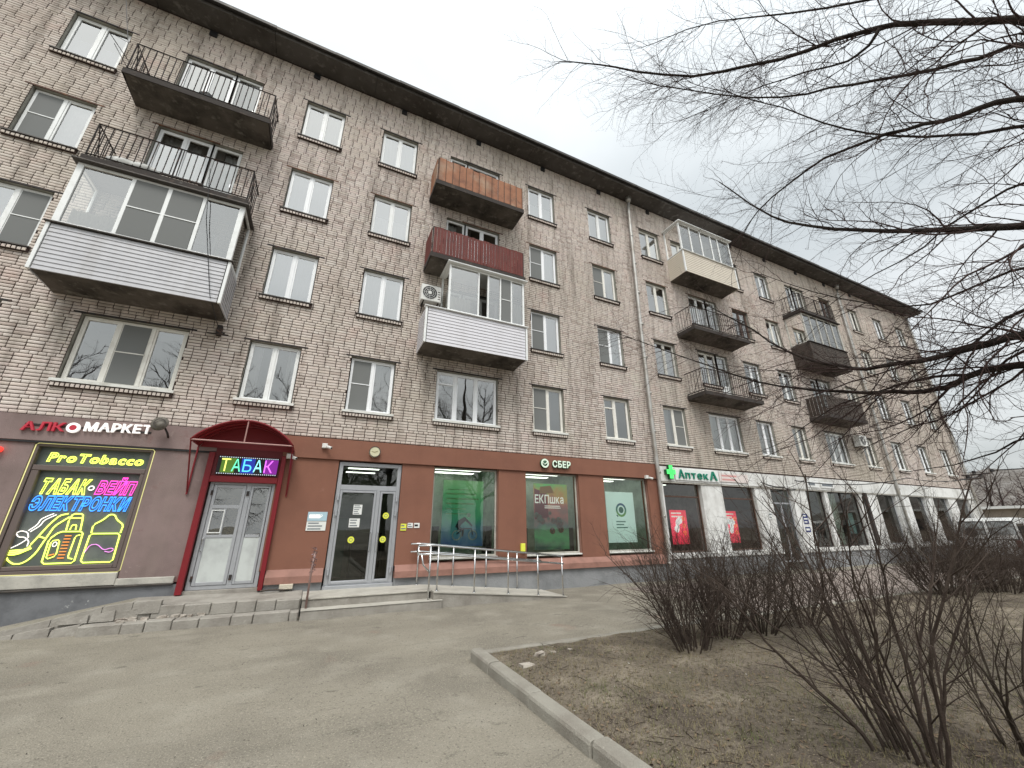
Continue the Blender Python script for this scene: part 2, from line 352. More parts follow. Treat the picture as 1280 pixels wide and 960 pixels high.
# left edge, running away from the camera: outer face at x = 2.1
yy = -5.05
for k, ln in enumerate([.62, 1.02, 1.0, 1.0, 1.0, 1.0, 1.0, 1.0, 1.0]):
    kerb_stone(2.12+rnd.uniform(-.012, .012), yy, -math.pi/2+rnd.uniform(-.008, .008), ln-.012, h=.125+rnd.uniform(-.008, .008), tilt=rnd.uniform(-.006, .006)); yy -= ln
xx = 2.2
for k in range(36):   # far edge, nearly flush with the path
    kerb_stone(xx, -5.08+rnd.uniform(-.008, .008), rnd.uniform(-.006, .006), .985, h=.075+rnd.uniform(-.008, .008), wd=.11); xx += 1.0

# paved path beside the far half of the building
M_PAVE = mat('pinkish paving', (.27, .225, .2), .9, noise=[(1.4, (.2, .17, .15), .42, .7), (8, (.4, .33, .28), .55, .8)], bump=(40, .4))
pv = MB(); 
for i in range(56):
    for j in range(8):
        x = 8.2+i*.5; y = -4.9+j*.5-.02
        pv.cbox(x+.006, x+.494, y+.006, y+.494, 0, .018+rnd.uniform(0, .006), c=.003)
pv.build('paving', M_PAVE, None, kind='structure')

# ---------------- the apartment building ----------------
B = thing('apartment_building', 'long five storey grey brick apartment block with shops on its ground floor', 'building')
CO = .07568; Z0 = 4.41       # course height; z of the underside of a brick sill
XL, XR = -15.0, 36.3
open_ = []                   # openings (x0,x1,z0,z1)
ZS = {2: 4.486, 3: 7.286, 4: 10.086+.0, 5: 12.886}
ZS = {f: 4.486+2.8*(f-2) for f in (2, 3, 4, 5)}
def curtain(x0, x1, z0, z1, m, parent, y=.3):
    q = MB(); n = max(6, int((x1-x0)/.035)); ph = rnd.random()*6
    for k in range(n+1):
        x = x0+(x1-x0)*k/n; yy_ = y+.018*math.sin(k*1.9+ph)+.008*math.sin(k*.7)
        q.v += [(x, yy_, z0), (x, yy_, z1)]
    for k in range(n): a = 2*k; q.f.append((a, a+2, a+3, a+1))
    return q.build('curtain', m, parent, True)
def reveal_room(x0, x1, z0, z1, parent, y0=.02, depth=1.3, room=M_ROOM, rev=M_REV):
    q = MB(); y1 = .16
    q.quad((x0, y0, z0), (x0, y1, z0), (x0, y1, z1), (x0, y0, z1)); q.quad((x1, y1, z0), (x1, y0, z0), (x1, y0, z1), (x1, y1, z1))
    q.quad((x0, y0, z1), (x0, y1, z1), (x1, y1, z1), (x1, y0, z1)); q.quad((x0, y0, z0), (x1, y0, z0), (x1, y1, z0), (x0, y1, z0))
    q.build('reveal', rev, parent)
    q = MB(); a, b, c, d = x0-.25, x1+.25, z0-.3, z1+.15; e, f = y1+.03, y1+depth
    q.quad((a, e, c), (a, f, c), (a, f, d), (a, e, d)); q.quad((b, e, c), (b, f, c), (b, f, d), (b, e, d)); q.quad((a, f, c), (b, f, c), (b, f, d), (a, f, d))
    q.quad((a, e, c), (b, e, c), (b, f, c), (a, f, c)); q.quad((a, e, d), (b, e, d), (b, f, d), (a, f, d))
    # inner wall round the opening
    q.quad((a, e, c), (x0, e, c), (x0, e, d), (a, e, d)); q.quad((x1, e, c), (b, e, c), (b, e, d), (x1, e, d)); q.quad((x0, e, z1), (x1, e, z1), (x1, e, d), (x0, e, d)); q.quad((x0, e, c), (x1, e, c), (x1, e, z0), (x0, e, z0))
    q.build('room_wall', room, parent)
def frame_rect(q, x0, x1, z0, z1, y0, y1, t):
    q.cbox(x0, x0+t, y0, y1, z0, z1, .004); q.cbox(x1-t, x1, y0, y1, z0, z1, .004)
    q.cbox(x0+t, x1-t, y0+.001, y1, z1-t, z1, .004); q.cbox(x0+t, x1-t, y0+.001, y1, z0, z0+t, .004)
def pane(x0, x1, z0, z1, y, parent, m=None):
    q = MB(); t = rnd.uniform(-.004, .004); u = rnd.uniform(-.004, .004)
    q.quad((x0, y+t, z0), (x1, y-t+u, z0), (x1, y-t, z1), (x0, y+t-u, z1)); return q.build('pane', m or G_WIN, parent)
PVCS = [M_PVC, M_PVC, mat('creamy pvc', (.74, .72, .66), .4, noise=(5, (.55, .52, .46), .5, .85)), mat('bright new pvc', (.84, .85, .86), .3)]
def window(x0, x1, f, leaves=(1, 1), screen=(), transom=(), curt='full', fm=None, door=None, cm=None, z0=None, z1=None, sill=None, openleaf=None):
    fm = fm or rnd.choice(PVCS); cm = cm or M_CURT
    z0 = ZS[f] if z0 is None else z0; z1 = z1 or (Z0+CO*(21)+2.8*(f-2))
    open_.append((x0, x1, z0, z1)); tot = sum(leaves); q = MB()
    frame_rect(q, x0+.02, x1-.02, z0+.0, z1-.015, .1, .16, .045)
    xs = [x0+.05]; 
    for l_ in leaves: xs.append(xs[-1]+(x1-x0-.1)*l_/tot)
    for k, x in enumerate(xs[1:-1]): q.cbox(x-.032, x+.032, .092, .16, z0+.045, z1-.06, .004)
    wo = q.build('window', fm, B)
    for k in range(len(leaves)):
        a, b = xs[k]+(.032 if k else .012), xs[k+1]-(.032 if k < len(leaves)-1 else .012); c, d = z0+.045, z1-.06
        q = MB(); frame_rect(q, a, b, c, d, .104, .15, .038)
        if k in transom: zt = d-.3; q.cbox(a, b, .102, .15, zt-.05, zt, .004)
        q.build('sash', fm, wo)
        pane(a+.03, b-.03, c+.03, d-.03, .13, wo, G_UP if f > 2 else None)
        if k in screen:
            s_ = MB(); s_.quad((a+.02, .098, c+.02), (b-.02, .098, c+.02), (b-.02, .098, d-.02), (a+.02, .098, d-.02)); s_.build('mosquito_screen', M_SCREEN, wo)
            zm = c+(d-c)*.52; bxo('screen_bar', fm, wo, a+.01, b-.01, .086, .1, zm-.011, zm+.011)
    reveal_room(x0, x1, z0, z1, wo)
    zc1 = z1-.02
    if curt == 'full': curtain(x0+.02, x1-.02, z0-.05, zc1, cm, wo)
    elif curt == 'sides': w_ = (x1-x0)*rnd.uniform(.24, .34); curtain(x0, x0+w_, z0-.05, zc1, cm, wo); curtain(x1-w_, x1, z0-.05, zc1, cm, wo)
    elif curt == 'low': curtain(x0+.02, x1-.02, z0-.05, z0+(z1-z0)*.6, cm, wo)
    elif curt == 'right': curtain(x0+(x1-x0)*.45, x1, z0-.05, zc1, cm, wo)
    elif curt == 'left': curtain(x0, x0+(x1-x0)*.5, z0-.05, zc1, cm, wo)
    elif curt == 'blind': curtain(x0+.02, x1-.02, z0+(z1-z0)*.5, zc1, cm, wo)
    if sill is not None or z0 == ZS[f]:
        sm = M_WTIN if (sill == 'white') else M_TIN
        lip = .06 if sill == 'white' else .024
        s_ = MB(); s_.hexa([(x0-.06, -.085, z0-lip), (x1+.06, -.085, z0-lip), (x1+.06, .11, z0-lip+.01), (x0-.06, .11, z0-lip+.01), (x0-.06, -.085, z0+.0), (x1+.06, -.085, z0+.0), (x1+.06, .11, z0+.03), (x0-.06, .11, z0+.03)]); s_.build('sill', sm, wo)
        s_ = MB(); n_ = int((x1-x0+.08)/.077)
        bxo('sill_mortar', M_MORTAR, wo, x0-.045, x1+.045, -.05, .012, z0-lip-.104, z0-lip-.002)
        for i in range(n_): s_.cbox(x0-.04+i*.077+.012, x0-.04+(i+1)*.077-.008, -.066+rnd.uniform(-.004, .004), .01, z0-lip-.09, z0-lip-.022, .003)
        bs = s_.build('sill_bricks', M_BRICK, wo, kind='stuff'); set_tone(bs.data, n_, 10, [rnd.uniform(.15, .8) for _ in range(n_)])
    lz = z1; bxo('lintel', M_DARKM if f != 4 else M_RUST, wo, x0-.14, x1+.14, -.008, .02, lz-.004, lz+.035)
    return wo
def set_tone(me, n, vper, vals):
    a = me.attributes.new('tone', 'FLOAT', 'POINT'); full = np.zeros(len(me.vertices), dtype=np.float32)
    t = np.repeat(np.array(vals, dtype=np.float32), len(me.vertices)//max(1, n)); full[:len(t)] = t; a.data.foreach_set('value', full)

COLS = {'A': (-7.46, -6.3), 'B': (-1.98, -.85), 'C': (.36, 1.53), 'E': (5.89, 7.06), 'F': (8.73, 9.87), 'G': (11.53, 12.68), 'I': (16.95, 18.08), 'J': (19.45, 20.5), 'L': (25.25, 26.35), 'M': (28.25, 29.3), 'N': (31.15, 32.2), 'O': (34.0, 35.05)}
V = {('A', 5): dict(curt='low', cm=M_CURT2), ('A', 4): dict(screen=(0,), curt='right'), ('A', 3): dict(screen=(1,), curt='sides'), ('A', 2): dict(curt='sides'),
     ('B', 5): dict(curt='full', cm=M_CURT3), ('B', 4): dict(curt='full', cm=M_CURT2), ('B', 3): dict(curt='full', cm=M_CURT2), ('B', 2): dict(curt='sides', sill='white'),
     ('C', 5): dict(curt='full', cm=M_CURT3), ('C', 4): dict(curt='low'), ('C', 3): dict(curt='full'), ('C', 2): dict(screen=(0,), curt='right', sill='white'),
     ('E', 5): dict(curt='low'), ('E', 4): dict(screen=(0,), curt='full'), ('E', 3): dict(screen=(0,), curt='right', cm=M_CURT2), ('E', 2): dict(screen=(0,), curt='none', sill='white'),
     ('F', 5): dict(curt='full'), ('F', 4): dict(screen=(0,), curt='right'), ('F', 3): dict(screen=(0,), curt='low'), ('F', 2): dict(transom=(0,), curt='none', sill='white', leaves=(.8, 1)),
     ('G', 5): dict(curt='full', cm=M_CURT3), ('G', 4): dict(curt='sides'), ('G', 3): dict(curt='none', fm=M_WOODF), ('G', 2): dict(screen=(1,), curt='left', sill='white'),
     ('I', 5): dict(fm=M_BRN, curt='none'), ('I', 4): dict(fm=M_BRN, curt='sides'), ('I', 3): dict(curt='full'), ('I', 2): dict(sill='white', curt='low'),
     ('J', 2): dict(sill='white', curt='full'), ('L', 5): dict(fm=M_BRN, curt='none'), ('L', 2): dict(sill='white', curt='none'), ('M', 2): dict(sill='white', curt='none'), ('N', 2): dict(sill='white', curt='sides'), ('O', 2): dict(sill='white', curt='none')}
for c_, (a, b) in COLS.items():
    for f in (2, 3, 4, 5):
        o_ = dict(curt=rnd.choice(['full', 'low', 'sides', 'none'])); o_.update(V.get((c_, f), {})); window(a, b, f, **o_)
# three light windows below and behind the balconies
for (a, b, cid) in ((-5.08, -3.2, 'P'), (2.72, 4.66, 'D'), (14.02, 15.85, 'H'), (22.05, 23.75, 'K')):
    o_ = dict(P=dict(screen=(1,), curt='none'), D=dict(transom=(0,), curt='none', leaves=(.85, 1, 1)), H=dict(curt='full'), K=dict(curt='sides'))[cid]
    window(a, b, 2, **{**dict(leaves=(1, 1, 1), sill='white'), **o_})
    for f in (3, 4, 5):
        zf = ZS[f]-.72; s_ = 1 if cid in 'PH' else 0
        dw = .68
        if s_: w0, w1, d0, d1 = a, b-dw, b-dw, b
        else: w0, w1, d0, d1 = a+dw, b, a, a+dw
        window(w0, w1-(0 if s_ else .0), f, leaves=(1, 1) if f != 5 or cid != 'D' else (1,), curt='full' if cid in 'PH' else 'none')
        zt = Z0+CO*21+2.8*(f-2); open_.append((d0, d1, zf, zt)); q = MB()
        frame_rect(q, d0+.01, d1-.02, zf, zt-.015, .098, .162, .07); q.cbox(d0+.07, d1-.08, .1, .16, zf+.75, zf+.83, .004)
        dr = q.build('balcony_door', M_PVC, B); pane(d0+.07, d1-.08, zf+.83, zt-.08, .13, dr); bxo('door_panel', M_PVC, dr, d0+.07, d1-.08, .12, .14, zf+.07, zf+.75); reveal_room(d0, d1, zf, zt, dr)
        curtain(d0+.02, d1-.02, zf, zt-.04, M_CURT, dr)
        bxo('handle', M_STEEL, dr, d1-.1, d1-.075, .06, .1, zf+.95, zf+1.07)

# mortar sheet with the openings cut out
xs = sorted({XL, XR, *[o[0] for o in open_], *[o[1] for o in open_]}); zs = sorted({3.66, 15.78, *[o[2] for o in open_], *[o[3] for o in open_]})
q = MB()
for j in range(len(zs)-1):
    zc_ = (zs[j]+zs[j+1])/2; run = None
    for i in range(len(xs)-1):
        xc_ = (xs[i]+xs[i+1])/2; hole = any(o[0] < xc_ < o[1] and o[2] < zc_ < o[3] for o in open_)
        if not hole and run is None: run = xs[i]
        if hole and run is not None: q.quad((run, .014, zs[j]), (xs[i], .014, zs[j]), (xs[i], .014, zs[j+1]), (run, .014, zs[j+1])); run = None
    if run is not None: q.quad((run, .014, zs[j]), (XR, .014, zs[j]), (XR, .014, zs[j+1]), (run, .014, zs[j+1]))
front = q.build('front_wall', M_MORTAR, B)
# bricks: three stretcher courses in line, then a header course
bricks = []; k0 = int((3.69-Z0)/CO)-1; k1 = int((15.75-Z0)/CO)
for k in range(k0, k1):
    z = Z0+k*CO; zc_ = z+CO/2
    if z < 3.66: continue
    iv = [(XL, XR)]
    for o in open_:
        if o[2]-.01 < zc_ < o[3]+.01:
            nv = []
            for (a, b) in iv:
                if o[1] <= a or o[0] >= b: nv.append((a, b)); continue
                if o[0] > a: nv.append((a, o[0]))
                if o[1] < b: nv.append((o[1], b))
            iv = nv
    header = k % 4 == 3; blk = k//4; ph = (0.0, .025, .132, .15)[blk % 4] if not header else .066*(blk % 3)
    pitch = .132 if header else .265
    for (a, b) in iv:
        i = math.floor((a-ph)/pitch)
        while True:
            x0 = ph+i*pitch; x1 = x0+pitch; i += 1
            x0 = max(a, x0); x1 = min(b, x1)
            if x0 >= b-.01: break
            if x1-x0 < .035: continue
            bricks.append((x0, x1, z))
dist = lambda b_: ((b_[0]+b_[1])/2)**2+10.79**2+(b_[2]-1.6)**2
single = set(i for i in sorted(range(len(bricks)), key=lambda i: dist(bricks[i])-(4 if bricks[i][1]-bricks[i][0] > .2 else -30))[:295])
vv = np.zeros((len(bricks)-len(single), 12, 3), dtype=np.float32); tones = []; n = 0
protos = {}
k_is_head = lambda z: round((z-Z0)/CO) % 4 == 3
for i, (x0, x1, z) in enumerate(bricks):
    dx = rnd.uniform(.004, .0065) if k_is_head(z) else rnd.uniform(.007, .0095); y = rnd.gauss(0, .0022); a, b, c, d = x0+dx, x1-dx+rnd.uniform(-.001, .002), z+.0072+rnd.uniform(-.0012, .0012), z+CO-.0075+rnd.uniform(-.0012, .0012)
    if i in single:
        key = round((b-a)*200)
        if key not in protos:
            w_, h_ = key/200, .0625; protos[key] = MB().cbox(-w_/2, w_/2, 0, .02, -h_/2, h_/2, .004).mesh('brick', M_BRICK1)
        o = link('brick', protos[key], front); o.location = ((a+b)/2, y, (c+d)/2); o.rotation_euler = (rnd.uniform(-.01, .01), rnd.uniform(-.004, .004), rnd.uniform(-.006, .006)); continue
    e = .004; g = .013
    vv[n] = [(a+e, y, c+e), (b-e, y, c+e), (b-e, y, d-e), (a+e, y, d-e), (a, y+e, c), (b, y+e, c), (b, y+e, d), (a, y+e, d), (a, .02, c), (b, .02, c), (b, .02, d), (a, .02, d)]
    n += 1; t = rnd.random()
    tones.append(t)
fb = np.array([(0, 1, 2, 3), (4, 5, 1, 0), (5, 6, 2, 1), (6, 7, 3, 2), (7, 4, 0, 3), (8, 9, 5, 4), (9, 10, 6, 5), (10, 11, 7, 6), (11, 8, 4, 7)])
ff = (fb[None]+(np.arange(n)*12)[:, None, None]).reshape(-1, 4)
me = bpy.data.meshes.new('brickwork'); me.vertices.add(n*12); me.vertices.foreach_set('co', vv[:n].reshape(-1)); me.loops.add(len(ff)*4); me.loops.foreach_set('vertex_index', ff.reshape(-1).astype(np.int32))
me.polygons.add(len(ff)); me.polygons.foreach_set('loop_start', np.arange(0, len(ff)*4, 4, dtype=np.int32)); me.polygons.foreach_set('loop_total', np.full(len(ff), 4, dtype=np.int32)); me.update(calc_edges=True); me.validate()
me.materials.append(M_BRICK); set_tone(me, n, 12, tones); link('brickwork', me, front, kind='stuff'); print('bricks', len(bricks))

# shell behind the front, roof, eave
q = MB(); q.box(XR-.3, XR, .02, 12, 0, 15.78); q.box(XL, XL+.3, .02, 12, 0, 15.78); q.box(XL+.3, XR-.3, 11.7, 12, 0, 15.78); q.build('side_wall', M_BRICK, B)
set_tone(B.children[-1].data, 1, 24, [.5])
x = XL
while x < XR+.5:
    x1 = min(x+2.98, XR+.62); bxo('eave_slab', M_SOFF, B, x+.006, x1-.006, -.68+rnd.uniform(-.01, .01), .5, 15.74+rnd.uniform(-.004, .004), 15.86, c=.01); x = x1
q = MB(); q.hexa([(XL, -.76, 15.865), (XR+.72, -.76, 15.865), (XR+.72, 6, 16.1), (XL, 6, 16.1), (XL, -.76, 15.9), (XR+.72, -.76, 15.9), (XR+.72, 6, 17.3), (XL, 6, 17.3)])
q.hexa([(XL, 6, 16.1), (XR+.72, 6, 16.1), (XR+.72, 12.7, 15.865), (XL, 12.7, 15.865), (XL, 6, 17.3), (XR+.72, 6, 17.3), (XR+.72, 12.7, 15.9), (XL, 12.7, 15.9)]); rf = q.build('roof', M_ROOF, B)
q = MB(); x = XL
while x < XR+.6:
    x1 = min(x+rnd.uniform(1.6, 2.2), XR+.72); dz = rnd.uniform(-.012, .012); q.box(x, x1-.004, -.8+rnd.uniform(-.012, .012), -.762, 15.83+dz, 15.93+dz); x = x1
q.build('roof_flashing', M_ROOF, rf)
for x in (10.0, 25.3): 
    q = MB(); q.cyl((x, -.35, 15.9), (0, 0, 1), .1, .35, 10); q.cyl((x, -.35, 16.25), (0, 0, 1), .2, .12, 10, .05); q.build('roof_vent', M_ROOF, rf)
for x in [-4.7+2.82*k-.0 for k in range(-2, 15)]:
    q = MB(); q.box(x-.09, x+.09, -.05, .012, 15.45, 15.62); q.box(x-.12, x+.12, -.06, -.05, 15.60, 15.64); q.build('eave_vent', M_BLACK, B)

# ---------------- ground floor ----------------
def opening_frame(x0, x1, z0, z1, m, t=.05, y=.1): q = MB(); frame_rect(q, x0, x1, z0, z1, y, y+.06, t); return q
def piers(xa, xb, holes, z0, z1, y, m, zsill=None):
    x = xa
    for (a, b) in holes+[(xb, xb)]:
        if a-x > .01: bxo('pier', m, B, x+.002, a-.002, y, .3, z0, z1, c=.008)
        x = b
# mauve left part
piers(XL, -.86, [(-4.98, -3.16), (-2.12, -.84)], .63, 3.22, -.03, M_MAUVE)
bxo('fascia_panel', M_MAUVE, B, XL, -.875, -.075, .28, 3.22, 3.71, c=.006)
for x in (-5.62, -9.0): bxo('panel_joint', M_BLACK, B, x, x+.012, -.078, -.07, 3.225, 3.705)
bxo('fascia_drip', M_BLACK, B, XL, -.88, -.066, -.032, 3.185, 3.218)
bxo('ledge', M_LEDGE, B, XL, -3.17, -.075, .2, .63, .85, c=.012); bxo('ledge', M_LEDGE, B, -3.168, -2.28, -.072, -.031, .62, .74, c=.01); bxo('ledge_drip', M_TIN, B, XL, -2.28, -.1, -.02, .595, .622, c=.005)
bxo('plinth', M_PLINB, B, XL, -2.2, -.045, .25, -.1, .594); bxo('plinth', M_PLINB, B, -2.19, -.72, -.03, .25, -.1, .40)
# brown middle part
bw = [(.42, 1.95), (2.8, 4.69), (5.57, 7.44), (8.42, 10.28)]
piers(-.86, 10.84, bw, .76, 3.2, -.035, M_BROWN)
bxo('fascia_panel', M_BROWN, B, -.87, 10.86, -.085, .28, 3.2, 3.70, c=.006)
for (a, b) in ((-.72, .4), (1.97, 10.84)):
    q = MB(); q.hexa([(a, -.13, .5), (b, -.13, .5), (b, .2, .5), (a, .2, .5), (a, -.13, .64), (b, -.13, .64), (b, -.036, .78), (a, -.036, .78)]); 
    q.hexa([(a, -.036, .64), (b, -.036, .64), (b, .2, .64), (a, .2, .64), (a, -.0355, .779), (b, -.0355, .779), (b, .2, .83), (a, .2, .83)]); q.build('ledge', M_BROWNL, B)
    bxo('plinth', M_PLIN, B, a, b, -.06, .25, -.1, .498)
for (a, b) in bw[1:]:
    so_ = opening_frame(a+.01, b-.01, .9, 3.19, M_LEDGE, .045).build('shop_window', M_LEDGE, B)
    bxo('window_bottom', M_WTIN, so_, a+.005, b-.005, -.02, .1, .86, .9, c=.006); pane(a+.05, b-.05, .94, 3.15, .13, so_, G_SHOP)
    for y_ in (.75, 1.5): bxo('ceiling_lamp', E_LAMP, so_, a+.2, b-.2, y_, y_+.22, 3.24, 3.26)
    reveal_room(a, b, .83, 3.2, so_, depth=1.9, room=mat('shop interior', (.42, .5, .42), .8, noise=(1.5, (.2, .25, .2), .4, .7)), rev=M_BROWNL)
open_x = []
# white right part
wh = [(10.99, 12.86), (13.97, 15.87), (16.86, 18.26), (19.26, 20.62), (20.88, 23.42), (25.05, 26.85), (28.2, 29.95), (30.85, 32.65), (33.65, 35.35)]
piers(10.87, XR, wh, .78, 3.14, -.035, M_WHITE)
bxo('fascia_panel', M_WHITE, B, 10.875, XR+.01, -.085, .28, 3.14, 3.66, c=.006); bxo('fascia_drip', M_LEDGE, B, 10.9, XR, -.07, -.036, 3.09, 3.138)
for (a, b) in ((10.87, 16.85), (18.27, XR)):
    bxo('ledge', M_WHITE, B, a, b, -.1, .2, .62, .78, c=.015); bxo('plinth', M_PLIN, B, a, b, -.05, .25, -.1, .618)
MR = mat('pharmacy interior', (.2, .2, .18), .8, noise=(1.2, (.08, .08, .07), .4, .65))
for i, (a, b) in enumerate(wh):
    z0 = .8 if i != 2 else .3
    fr_ = MB(); frame_rect(fr_, a+.01, b-.01, z0, 3.13, .1, .16, .05)
    if i in (0, 1): fr_.cbox(a+.06, b-.06, .1, .16, 2.62, 2.67, .004)
    if i == 4: fr_.cbox(a+1.2, a+1.3, .098, .16, z0+.05, 3.08, .004)
    if i == 2: fr_.cbox(a+.06, b-.06, .1, .16, 2.5, 2.56, .004); fr_.cbox((a+b)/2-.05, (a+b)/2+.05, .1, .16, .35, 2.5, .004)
    so_ = fr_.build('shop_window' if i != 2 else 'shop_door', M_BRN if i in (0, 1) else M_ALU if i > 4 else M_DARKM if i in (3, 4) else M_ALU, B)
    pane(a+.06, b-.06, z0+.05, 3.08, .13, so_, G_SHOP); reveal_room(a, b, z0, 3.14, so_, depth=2.4, room=MR, rev=M_WHITE)
    if i in (0, 2, 3): 
        for y_ in (.7, 1.3): bxo('strip_light', E_LAMP, so_, a+.3, b-.35, y_, y_+.09, 3.18, 3.2)
    if i == 2: bxo('handle', M_STEEL, so_, (a+b)/2-.1, (a+b)/2-.07, .05, .08, 1.1, 1.5)
    if i == 4:
        bxo('white_partition', M_WHITE, so_, a+.15, a+1.15, .3, .34, .8, 3.05)
        bxo('partition_notice', mat('pale blue sheet', (.45, .62, .68), .6), so_, a+1.5, b-.3, .3, .31, 1.3, 2.2)
# tobacco door
dz0, dz1 = .46, 2.6
q = MB(); frame_rect(q, -2.08, -.84, dz0, dz1, .0, .07, .075); q.cbox(-1.4, -1.31, -.002, .07, dz0+.07, dz1-.07, .004)
door = q.build('entrance_door', M_ALU, B)
for (a, b, hs) in ((-2.0, -1.4, 1), (-1.31, -.92, 0)):
    q = MB(); frame_rect(q, a+.005, b-.005, dz0+.08, dz1-.08, -.012, .05, .06 if hs else .045); q.cbox(a+.06, b-.06, -.01, .05, 1.44, 1.5, .004)
    if hs: q.cbox(a+.06, b-.06, -.01, .05, 2.03, 2.1, .004); q.cbox((a+b)/2-.02, (a+b)/2+.02, -.009, .05, 1.5, 2.03, .004)
    q.build('door_leaf', M_ALU, door); bxo('door_panel', M_DOORP, door, a+.05, b-.05, .0, .03, dz0+.13, 1.45)
    pane(a+.05, b-.05, 1.49, dz1-.13, .02, door)
q = MB(); frame_rect(q, -1.94, -1.7, 1.53, 2.0, -.02, .01, .022); q.build('small_casement', M_PVC, door)
q = MB(); q.tube([(-1.97, -.01, 1.18), (-1.97, -.07, 1.2), (-1.97, -.07, 1.42), (-1.97, -.01, 1.44)], .014, 6); q.build('handle', M_STEEL, door)
q = MB()
for z in (.62, 2.3): q.cbox(-2.03, -1.99, -.03, 0, z, z+.1, .004); q.cbox(-1.38, -1.33, -.03, 0, z, z+.1, .004)
q.build('hinge', M_DARKM, door)
bxo('threshold', M_CONC, B, -2.12, -.8, -.05, .3, .3, .455, c=.01)
reveal_room(-2.1, -.84, .45, 2.64, door, depth=1.4, room=mat('dark stock room', (.06, .06, .06), .8))
bxo('shelf', mat('shelf goods', (.3, .27, .24), .7, noise=(14, (.05, .06, .12), .45, .55)), door, -2.0, -.9, .9, 1.0, 1.2, 2.4)
# bank door
q = MB(); frame_rect(q, .44, 1.94, .4, 3.17, .02, .12, .09); q.cbox(.53, 1.85, .022, .12, 2.5, 2.62, .006); q.cbox(1.38, 1.47, .021, .12, .49, 2.5, .006)
door = q.build('entrance_door', M_ALU, B)
for (a, b) in ((.53, 1.38), (1.47, 1.85)):
    q = MB(); frame_rect(q, a+.004, b-.004, .43, 2.49, .005, .09, .05); q.build('door_leaf', M_ALU, door); pane(a+.05, b-.05, .49, 2.43, .05, door, G_SHOP)
pane(.53, 1.85, 2.62, 3.08, .06, door, G_SHOP)
q = MB()
for x in (.5, 1.88):
    for z in (.62, 1.9, 2.25): q.cyl((x, -.01, z), (0, 0, 1), .028, .12, 8)
q.build('hinge', M_ALU, door)
for x in (1.34, 1.5): 
    q = MB(); q.tube([(x, .0, 1.1), (x, -.05, 1.12), (x, -.05, 1.5), (x, .0, 1.52)], .013, 6); q.build('handle', M_STEEL, door)
bxo('threshold', M_ALU, B, .42, 1.96, -.04, .3, .31, .398, c=.006)
reveal_room(.42, 1.95, .33, 3.2, door, depth=3.4, room=mat('bank lobby', (.12, .15, .1), .5, noise=(1.0, (.05, .06, .045), .4, .65)), rev=M_ALU)
for y_ in (.8, 1.7, 2.6): bxo('strip_light', E_LAMP, door, .75, 1.6, y_, y_+.12, 3.24, 3.26)
bxo('lobby_counter', M_BLACK, door, 1.1, 1.9, 2.0, 2.3, .35, 1.5); bxo('lobby_machine', mat('dark green panel', (.02, .07, .04), .4), door, .5, .95, 2.4, 2.9, .35, 1.9)
